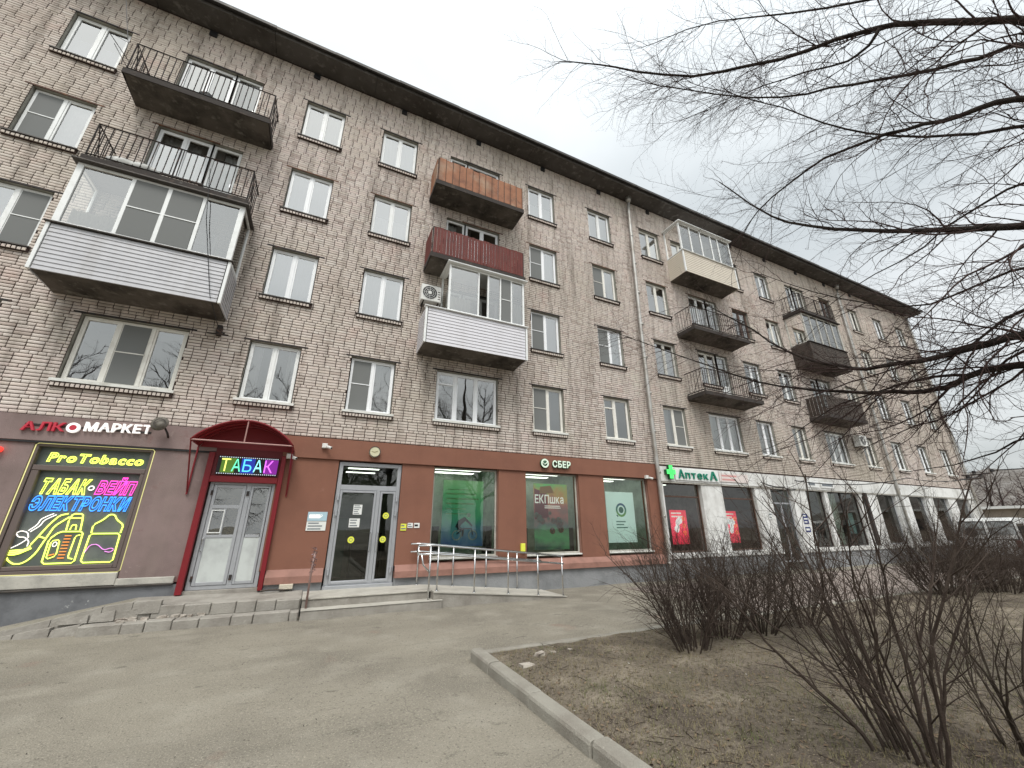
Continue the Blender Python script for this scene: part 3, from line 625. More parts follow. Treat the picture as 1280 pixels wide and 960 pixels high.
# ---------------- balconies ----------------
YF = -.88
M_EDGE = mat('blackened slab edge', (.045, .038, .034), .95, noise=[(4, (.1, .075, .06), .55, .75), (1.5, (.16, .15, .14), .64, .74)], bump=(30, .6))
def balcony(x0, x1, f, kind, **o):
    zb = 12.0+2.8*(f-5); q = MB()
    q.hexa([(x0+.02, YF+.03, zb+.02), (x1-.02, YF+.03, zb+.02), (x1-.02, .0, zb-.05), (x0+.02, .0, zb-.05), (x0, YF, zb+.14), (x1, YF, zb+.14), (x1, .0, zb+.15), (x0, .0, zb+.15)])
    b = q.build('balcony', M_SLAB, B)
    if kind != 'enclosed': q = MB(); q.box(x0-.012, x1+.012, YF-.014, YF+.006, zb+.0, zb+.155); q.box(x0-.012, x0+.002, YF+.007, -.001, zb-.0, zb+.155); q.box(x1-.002, x1+.012, YF+.007, -.001, zb-.0, zb+.155); q.build('slab_edge', M_EDGE, b)
    zt = zb+1.1; z1 = zb+.2
    if kind in ('rail', 'panel', 'board'):
        q = MB(); t = .021
        for z in ((zt, z1) if kind != 'rail' else (zt, z1+.02)): q.tube([(x0+.03, 0, z), (x0+.03, YF+.03, z), (x1-.03, YF+.03, z), (x1-.03, 0, z)], t, 4)
        for x in (x0+.03, (x0+x1)/2, x1-.03): q.tube([(x, YF+.03, zb+.12), (x, YF+.03, zt+.01)], .018, 4)
        if kind == 'rail':
            for x in (x0+.03, x1-.03): q.tube([(x, YF+.05, zt), (x, -.3, z1)], .012, 4)
        q.build('railing', o.get('rm', M_DARKM), b)
    if kind == 'rail':
        n = int((x1-x0)/.13); bar = MB(); bar.tube([(0, 0, z1+.02-zb), (0, 0, zt-zb)], 0.0115, 4); me = bar.mesh('baluster', o.get('rm', M_DARKM))
        for i in range(1, n): lk = link('baluster', me, b); lk.location = (x0+.03+(x1-x0-.06)*i/n, YF+.03, zb); lk.rotation_euler = (rnd.uniform(-.01, .01), rnd.uniform(-.015, .015), 0)
        for i in range(1, 6):
            for x in (x0+.03, x1-.03): lk = link('baluster', me, b); lk.location = (x, YF+.03-(YF+.03)*i/6, zb)
    if kind in ('panel', 'board'):
        n = o.get('n', 12); m = o['m']
        for i in range(n):
            a = x0+.05+(x1-x0-.1)*i/n; c = x0+.05+(x1-x0-.1)*(i+1)/n; g = o.get('g', .006)
            dz = rnd.uniform(-.015, .02) if kind == 'board' else rnd.uniform(-.03, .01)
            q = MB(); dy = rnd.uniform(-.008, .008); q.cbox(a+g, c-g, YF-.0+dy, YF+.015+dy, z1-.03, zt+dz, .003); q.build('board' if kind == 'board' else 'rail_panel', m, b)
        ns = max(2, n//4)
        for sx_ in (x0+.0, x1-.0):
            for i in range(ns+1):
                a = YF+.06+(-YF-.1)*i/(ns+1); c = YF+.06+(-YF-.1)*(i+1)/(ns+1); q = MB(); q.box(sx_-.006, sx_+.008, a+g, c-g, z1-.03, zt-.01); q.build('board' if kind == 'board' else 'rail_panel', m, b)
        if kind == 'panel':
            q = MB()
            for i in range(n+1): x = x0+.05+(x1-x0-.1)*i/n; q.tube([(x, YF-.015, z1-.04), (x, YF-.015, zt+.02)], .011, 4)
            q.build('panel_post', M_RUST, b)
    if kind == 'enclosed':
        m = o['m']; fm = o.get('fm', M_PVC); zs_ = zb+1.08; gx0, gx1 = o.get('gx', (x0, x1)); ztop = zb+2.72 if f != 5 else zb+2.62; npl = 11
        y = YF-.03; h = (zs_-zb+.0)/npl
        for i in range(npl):
            za = zb-.01+i*h; q = MB(); q.hexa([(x0+.05, y, za), (x1-.05, y, za), (x1-.05, y+.03, za), (x0+.05, y+.03, za), (x0+.05, y+.014, za+h-.002), (x1-.05, y+.014, za+h-.002), (x1-.05, y+.03, za+h-.002), (x0+.05, y+.03, za+h-.002)])
            q.build('siding_plank', m, b)
            for sx_, sg in ((x0-.025, 1), (x1+.025, -1)):
                q = MB(); q.hexa([(sx_, y+.05, za), (sx_+.03*sg, y+.05, za), (sx_+.03*sg, -.0, za), (sx_, -.0, za), (sx_+.014*sg, y+.05, za+h-.002), (sx_+.03*sg, y+.05, za+h-.002), (sx_+.03*sg, -.0, za+h-.002), (sx_+.014*sg, -.0, za+h-.002)]); q.build('siding_plank', m, b)
        for x in (x0-.03, x1-.03): q = MB(); q.cbox(x, x+.06, y-.006, y+.055, zb-.015, zs_, .004); q.build('corner_trim', o.get('tm', fm), b)
        bxo('window_ledge', o.get('lm', M_TIN), b, x0-.06, x1+.06, y-.05, y+.1, zs_+.002, zs_+.03, c=.006)
        fr_ = o.get('leaves', (1, 1, 1, 1)); scr = o.get('screen', ()); opn = o.get('open', ()); tot = sum(fr_); T = o.get('post', .07); q = MB()
        za, zc_ = zs_+.032, ztop; xs_ = [gx0]
        for l_ in fr_: xs_.append(xs_[-1]+(gx1-gx0)*l_/tot)
        yg = YF-.0
        q.cbox(gx0, gx0+T, yg, yg+.07, za, zc_, .004); q.cbox(gx1-T, gx1, yg, yg+.07, za, zc_, .004); q.cbox(gx0+T, gx1-T, yg+.001, yg+.06, za, za+.06, .004); q.cbox(gx0+T, gx1-T, yg+.001, yg+.06, zc_-.06, zc_, .004)
        for k, x in enumerate(xs_[1:-1]): w_ = o.get('mw', [.03]*9)[k]; q.cbox(x-w_, x+w_, yg+.002, yg+.06, za+.06, zc_-.06, .004)
        for sx_ in (gx0, gx1-.05): q.box(sx_, sx_+.05, yg+.07, -.0, za, za+.05); q.box(sx_, sx_+.05, yg+.07, -.0, zc_-.05, zc_); q.box(sx_, sx_+.05, -.06, -.0, za+.05, zc_-.05)
        gl = q.build('glazing', fm, b)
        for k in range(len(fr_)):
            if k in opn: continue
            pane(xs_[k]+.02, xs_[k+1]-.02, za+.05, zc_-.05, yg+.03, b)
            if k in scr:
                s_ = MB(); s_.quad((xs_[k]+.04, yg-.002, za+.06), (xs_[k+1]-.04, yg-.002, za+.06), (xs_[k+1]-.04, yg-.002, zc_-.06), (xs_[k]+.04, yg-.002, zc_-.06)); s_.build('mosquito_screen', M_SCREEN, b)
                zm = za+(zc_-za)*.5; bxo('screen_bar', fm, b, xs_[k]+.03, xs_[k+1]-.03, yg-.014, yg-.004, zm-.012, zm+.012)
        for sx_ in (gx0+.025, gx1-.025):
            s_ = MB(); s_.quad((sx_, yg+.07, za+.05), (sx_, -.06, za+.05), (sx_, -.06, zc_-.05), (sx_, yg+.07, zc_-.05)); s_.build('pane', G_WIN, b)
        bxo('top_cover', o.get('lm', M_TIN), b, gx0-.08, gx1+.08, YF-.12, -.0, zc_+.002, zc_+.04, c=.008)
        ins = MB(); ins.box(x0+.06, x1-.06, yg+.1, yg+.12, zb+.16, zs_-.02); ins.build('inner_parapet', M_STR, b)
        if o.get('curt'):
            for (a, c, hh) in o['curt']: curtain(a, c, za+.04, za+(zc_-za)*hh, M_CURT3, b, y=yg+.12)
    return b
balcony(-5.66, -2.57, 5, 'rail'); balcony(-5.66, -2.57, 4, 'rail')
balcony(-5.66, -2.57, 3, 'enclosed', m=M_SID, leaves=(1.25, .85, .85, 1.05), screen=(1, 2), mw=[.035, .06, .035], post=.11, curt=[(-5.5, -4.75, .3)])
balcony(2.08, 5.2, 5, 'panel', m=M_ORG, n=13, g=.004, rm=M_RUST); balcony(2.08, 5.2, 4, 'board', m=M_RED, n=30, g=.005)
balcony(2.08, 5.22, 3, 'enclosed', m=mat('white vinyl siding', (.62, .61, .64), .5, streak=(.2, (.4, .38, .36))), gx=(2.68, 5.17), leaves=(1.25, .42, .55, .5, .6), open=(1,), screen=(3,), post=.06, lm=M_PVC, mw=[.025]*5, curt=[(2.8, 3.4, .35), (4.6, 5.1, .5)])
balcony(13.05, 16.4, 5, 'enclosed', m=M_SIDC, leaves=(1, 1, 1, .7, 1.2), post=.06, lm=M_PVC, curt=[(14.6, 16.2, .7)])
balcony(12.95, 16.35, 4, 'rail'); balcony(12.95, 16.35, 3, 'rail')
balcony(21.1, 24.35, 5, 'rail'); balcony(21.1, 24.35, 4, 'enclosed', m=M_STR, leaves=(1, 1, 1, 1, 1), post=.06, tm=M_STR, fm=M_WOODF, lm=M_DARKM); balcony(21.1, 24.35, 3, 'board', m=M_STR, n=16, g=.01)

# things kept on the balconies
q = MB(); q.tube([(-5.35+.12*i, -.74+.02*math.sin(i*1.3), 9.5+.02*math.cos(i)) for i in range(9)], [.05, .11, .14, .13, .11, .13, .12, .09, .03], 9)
tag(q.build('storage_sack', mat('white sack cloth', (.55, .55, .53), .9, noise=(5, (.3, .3, .28), .45, .7)), None, True), 'white bundled sack lying on the fourth floor left balcony', 'sack')
q = MB(); q.tube([(-4.1, -.6, 12.15+h_) for h_ in (0, .1, .24, .34, .4, .43)], [.24, .235, .2, .13, .06, .02], 16); tag(q.build('upturned_basin', M_BLACK, None, True), 'black upturned basin on the floor of the top left balcony', 'basin')
q = MB(); 
for k in range(5): q.tube([(-3.9+k*.17, -.72, 12.18), (-3.6+k*.12, -.7, 12.3+.03*(k % 2))], .03, 5)
tag(q.build('timber_offcuts', M_STR), 'dark timber offcuts stacked on the floor of the top left balcony', 'wood')
t = thing('antenna_rods', 'thin bent aerial rods sticking out from the corner of the top left balcony', 'aerial'); q = MB()
q.tube([(-5.6, -.9, 12.35), (-6.1, -1.0, 12.95)], .009, 4); q.tube([(-6.1, -1.0, 12.95), (-5.72, -.95, 12.9)], .006, 4); q.build('rod', M_DARKM, t); q = MB(); q.tube([(-5.62, -.89, 12.2), (-5.9, -1.05, 12.6)], .008, 4); q.build('rod', M_DARKM, t)
def cable(pts, label, r=.009, sag=.0):
    q = MB(); P = []
    for a, b in zip(pts, pts[1:]):
        for k in range(8): f_ = k/8; P.append(Vector(a).lerp(Vector(b), f_)-Vector((0, 0, sag*4*f_*(1-f_))))
    P.append(Vector(pts[-1])); q.tube(P, r, 4); return tag(q.build('hanging_cable', M_BLACK), label, 'cable')
cable([(-6.6, -.6, 15.72), (-5.75, -.93, 12.9), (-5.72, -.9, 12.2)], 'black cable from the eave down to the top left balcony', sag=.05)
cable([(-3.45, -.95, 9.9), (-3.2, -1.02, 8.4), (-2.75, -.95, 6.5), (-2.62, -.1, 6.05)], 'black cable hanging across the grey glazed balcony', .008)
q = MB(); q.box(-2.68, -2.58, -.12, .0, 5.95, 6.2); q.tube([(-2.63, -.1, 6.1), (-2.63, -.3, 5.98), (-2.45, -.34, 5.9)], .02, 5); q.tube([(-2.85, -.05, 5.98), (-2.4, -.2, 5.93)], .018, 5)
tag(q.build('wall_bracket', M_DARKM), 'small black iron cable bracket on the bricks below the grey glazed balcony', 'bracket')

def downpipe(pts, label, r=.07):
    t = thing('downpipe', label, 'downpipe', 'zinc downpipes on the facade'); q = MB(); q.tube(pts, r, 12); q.build('pipe', M_ZINC, t, True)
    a, b = Vector(pts[1]), Vector(pts[-2]); n = int((a-b).length/1.35)
    for k in range(n+1):
        p = a.lerp(b, k/n); d = (b-a).normalized(); q = MB(); q.cyl(p-d*.04, d, r+.009, .08, 12); q.box(p.x-.015, p.x+.015, p.y+r, -.0, p.z-.012, p.z+.012); q.build('pipe_collar', M_ZINC, t, True)
    q = MB(); q.tube([Vector(pts[0])+Vector((0, 0, .02)), Vector(pts[0])+Vector((0, -.02, .3))], [r+.01, .15], 12); q.build('hopper', M_ZINC, t, True); return t
downpipe([(10.96, -.16, 15.45), (10.94, -.13, 15.1), (10.78, -.13, 9), (10.7, -.16, 3.9), (10.68, -.17, .5), (10.68, -.3, .3)], 'zinc downpipe where the brown shopfront meets the white one')
downpipe([(27.45, -.16, 15.45), (27.4, -.13, 15.1), (27.1, -.13, 9), (26.98, -.17, 3.9), (27.0, -.17, .5), (27.0, -.3, .3)], 'zinc downpipe beyond the dark glazed balcony')
downpipe([(36.0, -.16, 15.45), (36.0, -.13, 15.1), (36.05, -.13, 9), (36.05, -.16, 3.9), (36.1, -.17, .5), (36.1, -.3, .3)], 'zinc downpipe at the far corner of the block')
q = MB(); q.box(23.72, 23.9, -.16, -.04, .8, 3.12); tag(q.build('cable_duct', M_DARKM), 'dark vertical duct on the white pillar beside the partitioned window', 'duct')

def ac_unit(x0, z0, label, y0=-.36, w_=.6, h_=.56):
    t = thing('air_conditioner', label, 'air conditioner', 'air conditioner units on the wall')
    bxo('case', M_ACW, t, x0, x0+w_, y0, -.08, z0, z0+h_, c=.02); q = MB(); cx, cz = x0+w_*.42, z0+h_*.5
    disc(q, cx, cz, h_*.4, y0-.003, 24); q.build('fan_opening', M_BLACK, t); q = MB()
    for r_ in (.1, .2, .3, .4): ring(q, cx, cz, h_*r_-.006, h_*r_+.004, y0-.012, 20)
    for k in range(8): a = k*math.pi/4; q.tube([(cx, y0-.012, cz), (cx+h_*.4*math.cos(a), y0-.012, cz+h_*.4*math.sin(a))], .004, 3)
    disc(q, cx, cz, .05, y0-.016, 12); q.build('grille', M_ACW, t)
    q = MB(); 
    for k in range(4): q.cbox(x0+w_*.83, x0+w_*.95, y0-.004, y0+.01, z0+.1+k*.08, z0+.13+k*.08, .002)
    q.build('vent_slot', M_DARKM, t)
    q = MB(); 
    for x in (x0+.08, x0+w_-.08): q.box(x-.015, x+.015, y0, 0, z0-.03, z0-.004); q.tube([(x, y0+.03, z0-.02), (x, 0, z0-.28)], .012, 4)
    q.build('bracket', M_DARKM, t); return t
ac_unit(2.0, 8.0, 'white air conditioner with round fan beside the white glazed balcony')
ac_unit(24.3, 5.4, 'white air conditioner near the far downpipe above the white shopfront', w_=.7)

# ---------------- signs and fittings of the shops ----------------
M_LR = mat('red sign letter', (.45, .03, .05), .4, emit=((.5, .03, .06), .12)); M_LW = mat('white sign letter', (.8, .78, .76), .4, emit=((1, .96, .92), .35))
M_GREY = mat('letter side', (.25, .12, .12), .6)
t = thing('shop_sign', 'red and white raised Cyrillic shop lettering on the mauve fascia', 'sign')
lettering('АЛК', -5.22, -4.62, 3.4, 3.56, -.13, M_LR, t, depth=.05, bold=.02, slope=.04)
q = MB(); ring(q, -4.5, 3.505, .055, .1, -.13, 24); disc(q, -4.5, 3.505, .04, -.128, 14); q.cyl((-4.5, -.126, 3.505), (0, 1, 0), .1, .045, 24); q.build('round_letter', M_LW, t)
q = MB(); disc(q, -4.5, 3.505, .07, -.1285, 18); q.build('letter_counter', M_LR, t)
lettering('МАРКЕТ', -4.34, -3.3, 3.46, 3.63, -.13, M_LW, t, depth=.05, bold=.025, slope=.035)
bxo('sign_rail', M_DARKM, t, -5.2, -3.3, -.085, -.078, 3.5, 3.54)

t = thing('neon_window_display', 'dark window display with yellow, pink and blue neon words and outlines', 'neon sign')
MP = mat('dark display board', (.09, .105, .1), .5, noise=(1.5, (.15, .165, .15), .45, .7), bump=(8, .1)); MFR = mat('mauve display frame', (.13, .1, .09), .6)
bxo('back_board', MP, t, -4.97, -3.17, .085, .11, .87, 3.17)
q = MB(); frame_rect(q, -4.975, -3.165, .862, 3.19, -.02, .085, .06); q.cbox(-4.91, -3.23, -.005, .085, 2.68, 2.78, .01); q.cbox(-4.91, -4.8, .0, .085, .925, 2.68, .01); q.cbox(-3.3, -3.23, .0, .085, .925, 2.68, .01); q.cbox(-4.8, -3.3, .0, .085, .925, 1.0, .01); q.build('display_frame', MFR, t)
def neon(pts, m, r=.011, y=.07, closed=False, name='neon_tube'):
    P = [Vector((a, y, b)) for a, b in pts]
    if closed: P.append(P[0])
    Q = []
    for i in range(len(P)-1):      # rounded (Chaikin) line
        a, b = P[i], P[i+1]; c_ = min(.2, .035/max(.001, (b-a).length)); Q += [a.lerp(b, c_), a.lerp(b, 1-c_)]
    if not closed: Q = [P[0]]+Q+[P[-1]]
    else: Q.append(Q[0])
    return MB().tube(Q, r, 6).build(name, m, t, True)
neon([(-4.96, 3.185), (-3.165, 3.185), (-3.155, .855), (-4.97, .862)], mat('pale yellow tube', (.35, .33, .15), .5, emit=((.9, .85, .35), .5)), .008, -.03, True, 'border_tube')
lettering('ProTobacco', -4.78, -3.33, 2.86, 3.03, .07, E_YEL, t, outline=.0065, bold=.015, slant=.14, gap=.06)
lettering('ТАБАК', -4.74, -4.06, 2.27, 2.52, .07, E_YEL, t, outline=.0095, bold=.04, slant=.16, gap=.07)
q = MB(); q.tube([(-4.0+.04*math.cos(a), .07, 2.38+.04*math.sin(a)) for a in [k*math.pi/6 for k in range(13)]], .01, 5); q.build('neon_ring', E_WHT, t)
lettering('ВЕЙП', -3.93, -3.35, 2.28, 2.51, .07, E_PNK, t, outline=.0095, bold=.04, slant=.16, gap=.07)
lettering('ЭЛЕКТРОНКИ', -4.79, -3.37, 1.97, 2.2, .07, E_BLU, t, outline=.0095, bold=.04, slant=.14, gap=.06)
neon([(-4.84, 1.27), (-4.8, 1.12), (-4.7, 1.04), (-4.6, 1.04), (-4.52, 1.1), (-4.45, 1.22), (-4.4, 1.42), (-4.33, 1.68), (-4.17, 1.84)], E_YEL)
neon([(-4.2, 1.9), (-4.31, 1.87), (-4.41, 1.71), (-4.49, 1.52), (-4.57, 1.34), (-4.55, 1.28), (-4.68, 1.27), (-4.84, 1.26)], E_YEL); neon([(-4.83, 1.2), (-4.7, 1.2), (-4.54, 1.3)], E_YEL, .016); neon([(-4.83, 1.235), (-4.7, 1.235), (-4.56, 1.31)], E_YEL, .013); neon([(-4.5, 1.5), (-4.41, 1.47)], E_YEL)
neon([(-4.81, 1.3), (-4.71, 1.37), (-4.62, 1.47), (-4.66, 1.57), (-4.75, 1.6), (-4.81, 1.56), (-4.76, 1.49), (-4.68, 1.49), (-4.6, 1.42), (-4.6, 1.33)], E_WHT, .008); neon([(-4.66, 1.6), (-4.57, 1.7), (-4.55, 1.8), (-4.47, 1.86), (-4.4, 1.9)], E_WHT, .008); neon([(-4.63, 1.58), (-4.53, 1.68), (-4.5, 1.78), (-4.42, 1.84), (-4.36, 1.88)], E_WHT, .008)
neon([(-4.33, 1.03), (-4.34, 1.45), (-4.23, 1.58), (-3.9, 1.58), (-3.89, 1.03)], E_YEL, closed=True); neon([(-4.29, 1.1), (-4.3, 1.42), (-4.19, 1.44), (-4.17, 1.16)], E_YEL, .008, closed=True); neon([(-3.93, 1.52), (-3.99, 1.5), (-4.0, 1.12), (-3.93, 1.1)], E_YEL, .009)
neon([(-4.15, 1.6), (-4.16, 1.8), (-4.13, 1.9), (-3.99, 1.9), (-3.97, 1.8), (-3.95, 1.6)], E_YEL); neon([(-4.1, 1.61), (-4.09, 1.7), (-4.03, 1.7), (-4.02, 1.61)], E_YEL, .009); neon([(-4.16, 1.82), (-3.97, 1.82)], E_YEL, .009)
for k in range(8): neon([(-4.14, 1.12+k*.055), (-4.05, 1.12+k*.055)], E_ORG, .009)
neon([(-4.27, 1.17), (-4.2, 1.19)], E_ORG, .01); q = MB(); q.tube([(-4.24+.028*math.cos(a), .07, 1.36+.04*math.sin(a)) for a in [k*math.pi/6 for k in range(13)]], .007, 5); q.build('neon_ring', E_WHT, t)
neon([(-3.8, 1.03), (-3.79, 1.54), (-3.35, 1.54), (-3.34, 1.03)], E_YEL, closed=True); neon([(-3.78, 1.55), (-3.79, 1.7), (-3.66, 1.8), (-3.6, 1.89), (-3.52, 1.89), (-3.46, 1.79), (-3.34, 1.7), (-3.35, 1.55)], E_YEL)
neon([(-3.79, 1.2), (-3.74, 1.34), (-3.64, 1.35), (-3.52, 1.24), (-3.42, 1.28), (-3.37, 1.25), (-3.42, 1.2), (-3.5, 1.22)], mat('violet neon', (.3, .1, .3), .5, emit=((.85, .3, .8), .9)), .007)
q = MB(); q.cyl((-5.41, -.12, 3.02), (0, 1, 0), .05, .08, 12); tag(q.build('red_lamp', emis('red lamp', (1, .03, .02), 2.0)), 'small glowing red lamp on the mauve wall left of the neon display', 'lamp')
t = thing('floodlight', 'round grey floodlight hanging on the mauve fascia between sign and canopy', 'light'); q = MB(); q.cyl((-3.13, -.34, 3.68), (.1, 1, -.15), .155, .09, 20, .1); q.build('lamp_housing', mat('floodlight grey', (.16, .145, .12), .6, noise=(9, (.08, .07, .06), .45, .7)), t, True); q = MB(); q.tube([(-3.08, -.25, 3.66), (-3.0, -.2, 3.52), (-3.0, -.08, 3.45)], .02, 5); q.build('bracket', M_DARKM, t)
q = MB(); ring(q, -3.13, 3.68, .09, .11, -.352, 20); q.build('lamp_rim', M_TIN, t)

# entrance canopy with its red portal
t = thing('entrance_canopy', 'dark red arched canopy with red posts over the tobacco shop door', 'canopy')
CX, CH, CWd, CZ = -1.52, .48, .92, 3.33; n = 18; yA, yB = -.78, -.075
arc = lambda k, dz=0.: (CX-CWd+2*CWd*k/n, CZ+dz+CH*math.sin(math.pi*(k/n))**.75)
M_POLY = mat('dark red polycarbonate', (.3, .018, .024), .3, noise=(5, (.14, .012, .015), .45, .7))
q = MB()
for k in range(n):
    (a, b), (c, d) = arc(k), arc(k+1); q.quad((a, yA, b), (c, yA, d), (c, yB, d), (a, yB, b)); q.quad((a, yA, b+.012), (a, yB, b+.012), (c, yB, d+.012), (c, yA, d+.012))
q.build('canopy_roof', M_POLY, t, True)
q = MB(); q.tube([(arc(k)[0], yA, arc(k)[1]) for k in range(n+1)], .022, 6); q.build('front_arch', M_REDM, t, True); q = MB(); q.tube([(arc(k)[0], yB+.0, arc(k)[1]) for k in range(n+1)], .02, 6); q.build('rear_arch', M_REDM, t, True)
for yy_ in (-.55, -.3): q = MB(); q.tube([(arc(k, -.015)[0], yy_, arc(k, -.015)[1]) for k in range(n+1)], .012, 5); q.build('rib', M_REDM, t, True)
q = MB(); q.tube([(CX-CWd, yA, CZ), (CX+CWd, yA, CZ)], .016, 6); q.tube([(CX, yA, CZ), (CX, yA, CZ+CH)], .014, 6); q.build('tie_bar', mat('faded pink bar', (.4, .22, .2), .5), t)
for sx_ in (CX-CWd, CX+CWd):
    q = MB(); q.tube([(sx_, yA, CZ), (sx_, yB, CZ)], .018, 6); q.tube([(sx_, yB, CZ), (sx_, yB+.02, 2.3)], .018, 6); q.tube([(sx_, yA+.02, CZ), (sx_, yB, 2.36)], .015, 6); q.build('bracket', M_REDM, t)
for (a, b) in ((-2.21, -2.1), (-.82, -.73)): bxo('post', M_REDM, t, a, b, -.13, -.03, .4, 3.2, c=.008)
bxo('beam', M_REDM, t, -2.099, -.821, -.12, -.03, 2.57, 2.7, c=.008); bxo('header_board', mat('dark maroon board', (.13, .014, .018), .6), t, -2.099, -.821, -.09, .2, 2.7, 3.3); q = MB(); q.poly([(CX-CWd+.03, yB-.02, CZ-.03)]+[(arc(k, -.02)[0], yB-.02, arc(k, -.02)[1]) for k in range(1, n)]+[(CX+CWd-.03, yB-.02, CZ-.03)]); q.build('rear_infill', mat('dark red infill', (.22, .018, .024), .5), t)
t = thing('led_sign', 'multicoloured lit word sign on black panel under the red canopy', 'sign')
bxo('panel', M_BLACK, t, -2.02, -.86, -.135, -.1, 2.73, 3.13, c=.006); cl = [(.95, .95, .2), (.15, .95, .5), (.1, .6, 1.), (.3, .9, .95), (.75, .15, .95)]
for k, ch in enumerate('ТАБАК'):
    x0 = -1.95+k*.205; m = emis('led letter %d' % k, cl[k], 1.1)
    lettering(ch, x0, x0+.165, 2.8, 3.07, -.145, m, t, depth=.008, bold=-.005)
q = MB(); 
for (a, b) in ((-1.99, -.89),): 
    for k in range(28): x = a+(b-a)*k/27; q.box(x-.008, x+.008, -.14, -.136, 3.1, 3.115); q.box(x-.008, x+.008, -.14, -.136, 2.745, 2.76)
q.build('led_border', emis('led dots', (.8, .9, 1), .8), t)
for (x, z, c_) in ((-1.45, 2.93, (.02, .05, .5)), (-1.0, 2.93, (.3, .02, .4)), (-1.82, 2.93, (.12, .25, .03))): 
    q = MB(); q.box(x-.13, x+.13, -.1385, -.136, 2.77, 3.09); q.build('led_glow_field', emis('led field %.1f' % x, c_, .5), t)

# bank sign, clock disc, notices, cameras
M_PG = mat('pale green sign face', (.62, .72, .6), .4, emit=((.8, 1, .8), .18)); M_DG = mat('dark green sign side', (.03, .1, .05), .5)
t = thing('bank_sign', 'round pale green ring logo with tick and raised letters on brown fascia', 'sign')
q = MB(); ring(q, 6.16, 3.455, .085, .135, -.17, 28); q.build('ring_face', M_PG, t); q = MB(); q.cyl((6.16, -.165, 3.455), (0, 1, 0), .14, .07, 24); q.build('ring_side', M_DG, t, True)
q = MB(); q.tube([(6.09, -.172, 3.475), (6.15, -.172, 3.42), (6.27, -.172, 3.51)], .014, 5); q.build('tick', M_PG, t)
lettering('СБЕР', 6.43, 7.08, 3.36, 3.55, -.17, M_PG, t, depth=.012, bold=.03, gap=.14); lettering('СБЕР', 6.445, 7.095, 3.35, 3.54, -.156, M_DG, t, depth=.06, bold=.045, gap=.12, name='letter_side')
t = thing('wall_disc', 'round pale yellow disc lamp on the brown fascia above the grey door', 'lamp'); q = MB(); q.cyl((1.21, -.16, 3.44), (0, 1, 0), .135, .07, 24); q.build('disc_body', mat('pale yellow disc', (.6, .58, .4), .5, noise=(9, (.5, .46, .28), .5, .8)), t); q = MB(); ring(q, 1.21, 3.44, .12, .14, -.165, 24); q.build('rim', M_TIN, t); q = MB(); q.tube([(1.13, -.164, 3.45), (1.2, -.164, 3.43), (1.28, -.164, 3.47)], .006, 4); q.build('mark', mat('olive mark', (.25, .22, .1), .6), t)
def cctv(x, z, label, y=-.085, s=1):
    t = thing('security_camera', label, 'camera', 'security cameras on the fascia'); bxo('camera_box', M_ACW, t, x-.07, x+.05, y-.08, y, z-.05, z+.06, c=.01); q = MB(); q.cyl((x+.04, y-.1, z-.02), (.75, -.55, -.3), .035, .13, 10); q.build('barrel', M_ACW, t, True); q = MB(); p = Vector((x+.04, y-.1, z-.02))+Vector((.75, -.55, -.3)).normalized()*.131; q.cyl(p, (.75, -.55, -.3), .024, .004, 10); q.build('lens', M_BLACK, t)
cctv(.05, 3.5, 'white security camera on brown fascia left of the round yellow disc'); cctv(-.66, 3.2, 'small white camera on brown wall next to the canopy'); cctv(10.2, 3.23, 'white camera on brown fascia near the zinc downpipe')
cctv(16.2, 3.22, 'white camera box under the white fascia left of the glazed door'); cctv(22.75, 3.35, 'white camera on the white fascia above the partitioned window')
M_PAP = mat('paper', (.72, .73, .7), .7); M_YS = mat('yellow sticker', (.75, .78, .08), .5); M_BLUS = mat('pale blue plate', (.4, .55, .62), .5); M_TXT = mat('print grey', (.18, .2, .22), .7)
def lines(q, x0, x1, z0, z1, y, n, mar=.12):
    for k in range(n): z = z1-(z1-z0)*(k+.5+mar)/(n+2*mar); w_ = (x1-x0)*rnd.uniform(.45, .85); h_ = (z1-z0)/n*.2; q.quad((x0+(x1-x0)*.08, y, z-h_), (x0+(x1-x0)*.08+w_, y, z-h_), (x0+(x1-x0)*.08+w_, y, z+h_), (x0+(x1-x0)*.08, y, z+h_))
def plate(name, label, cat, x0, x1, z0, z1, y, m, nl=4, lm=None, th=.008, grp=None):
    t = thing(name, label, cat, grp); bxo('plate', m, t, x0, x1, y, y+th, z0, z1); q = MB(); lines(q, x0, x1, z0, z1, y-.002, nl); q.build('print', lm or M_TXT, t); return t
t = plate('opening_hours_sign', 'pale blue plate with white lower half on brown wall left of the grey door', 'sign', -.09, .32, 1.78, 1.98, -.05, M_BLUS, 1, M_LW); bxo('lower_plate', M_PAP, t, -.09, .32, -.049, -.041, 1.57, 1.77); q = MB(); lines(q, -.09, .32, 1.57, 1.77, -.051, 3); q.build('print', M_TXT, t)
lettering('СБЕР', .02, .22, 1.85, 1.92, -.053, M_LW, t, one=True)
plate('door_notice', 'upper white paper notice on the glass of the grey door', 'notice', .88, 1.08, 1.93, 2.16, .03, M_PAP, 5); plate('door_notice', 'lower white paper notice on the glass of the grey door', 'notice', .82, 1.06, 1.64, 1.84, .03, M_PAP, 3)
for (x, z, lb) in ((.91, 1.36, 'round yellow sticker low on the wide door leaf'), (1.66, 1.91, 'upper round yellow sticker on the narrow door leaf'), (1.64, 1.36, 'lower round yellow sticker on the narrow door leaf')):
    t = thing('round_sticker', lb, 'sticker', 'yellow door stickers'); q = MB(); q.cyl((x, .028, z), (0, 1, 0), .075, .004, 20); q.build('disc', M_YS, t); q = MB(); ring(q, x, z, .03, .04, .026, 14); q.build('print', M_TXT, t)
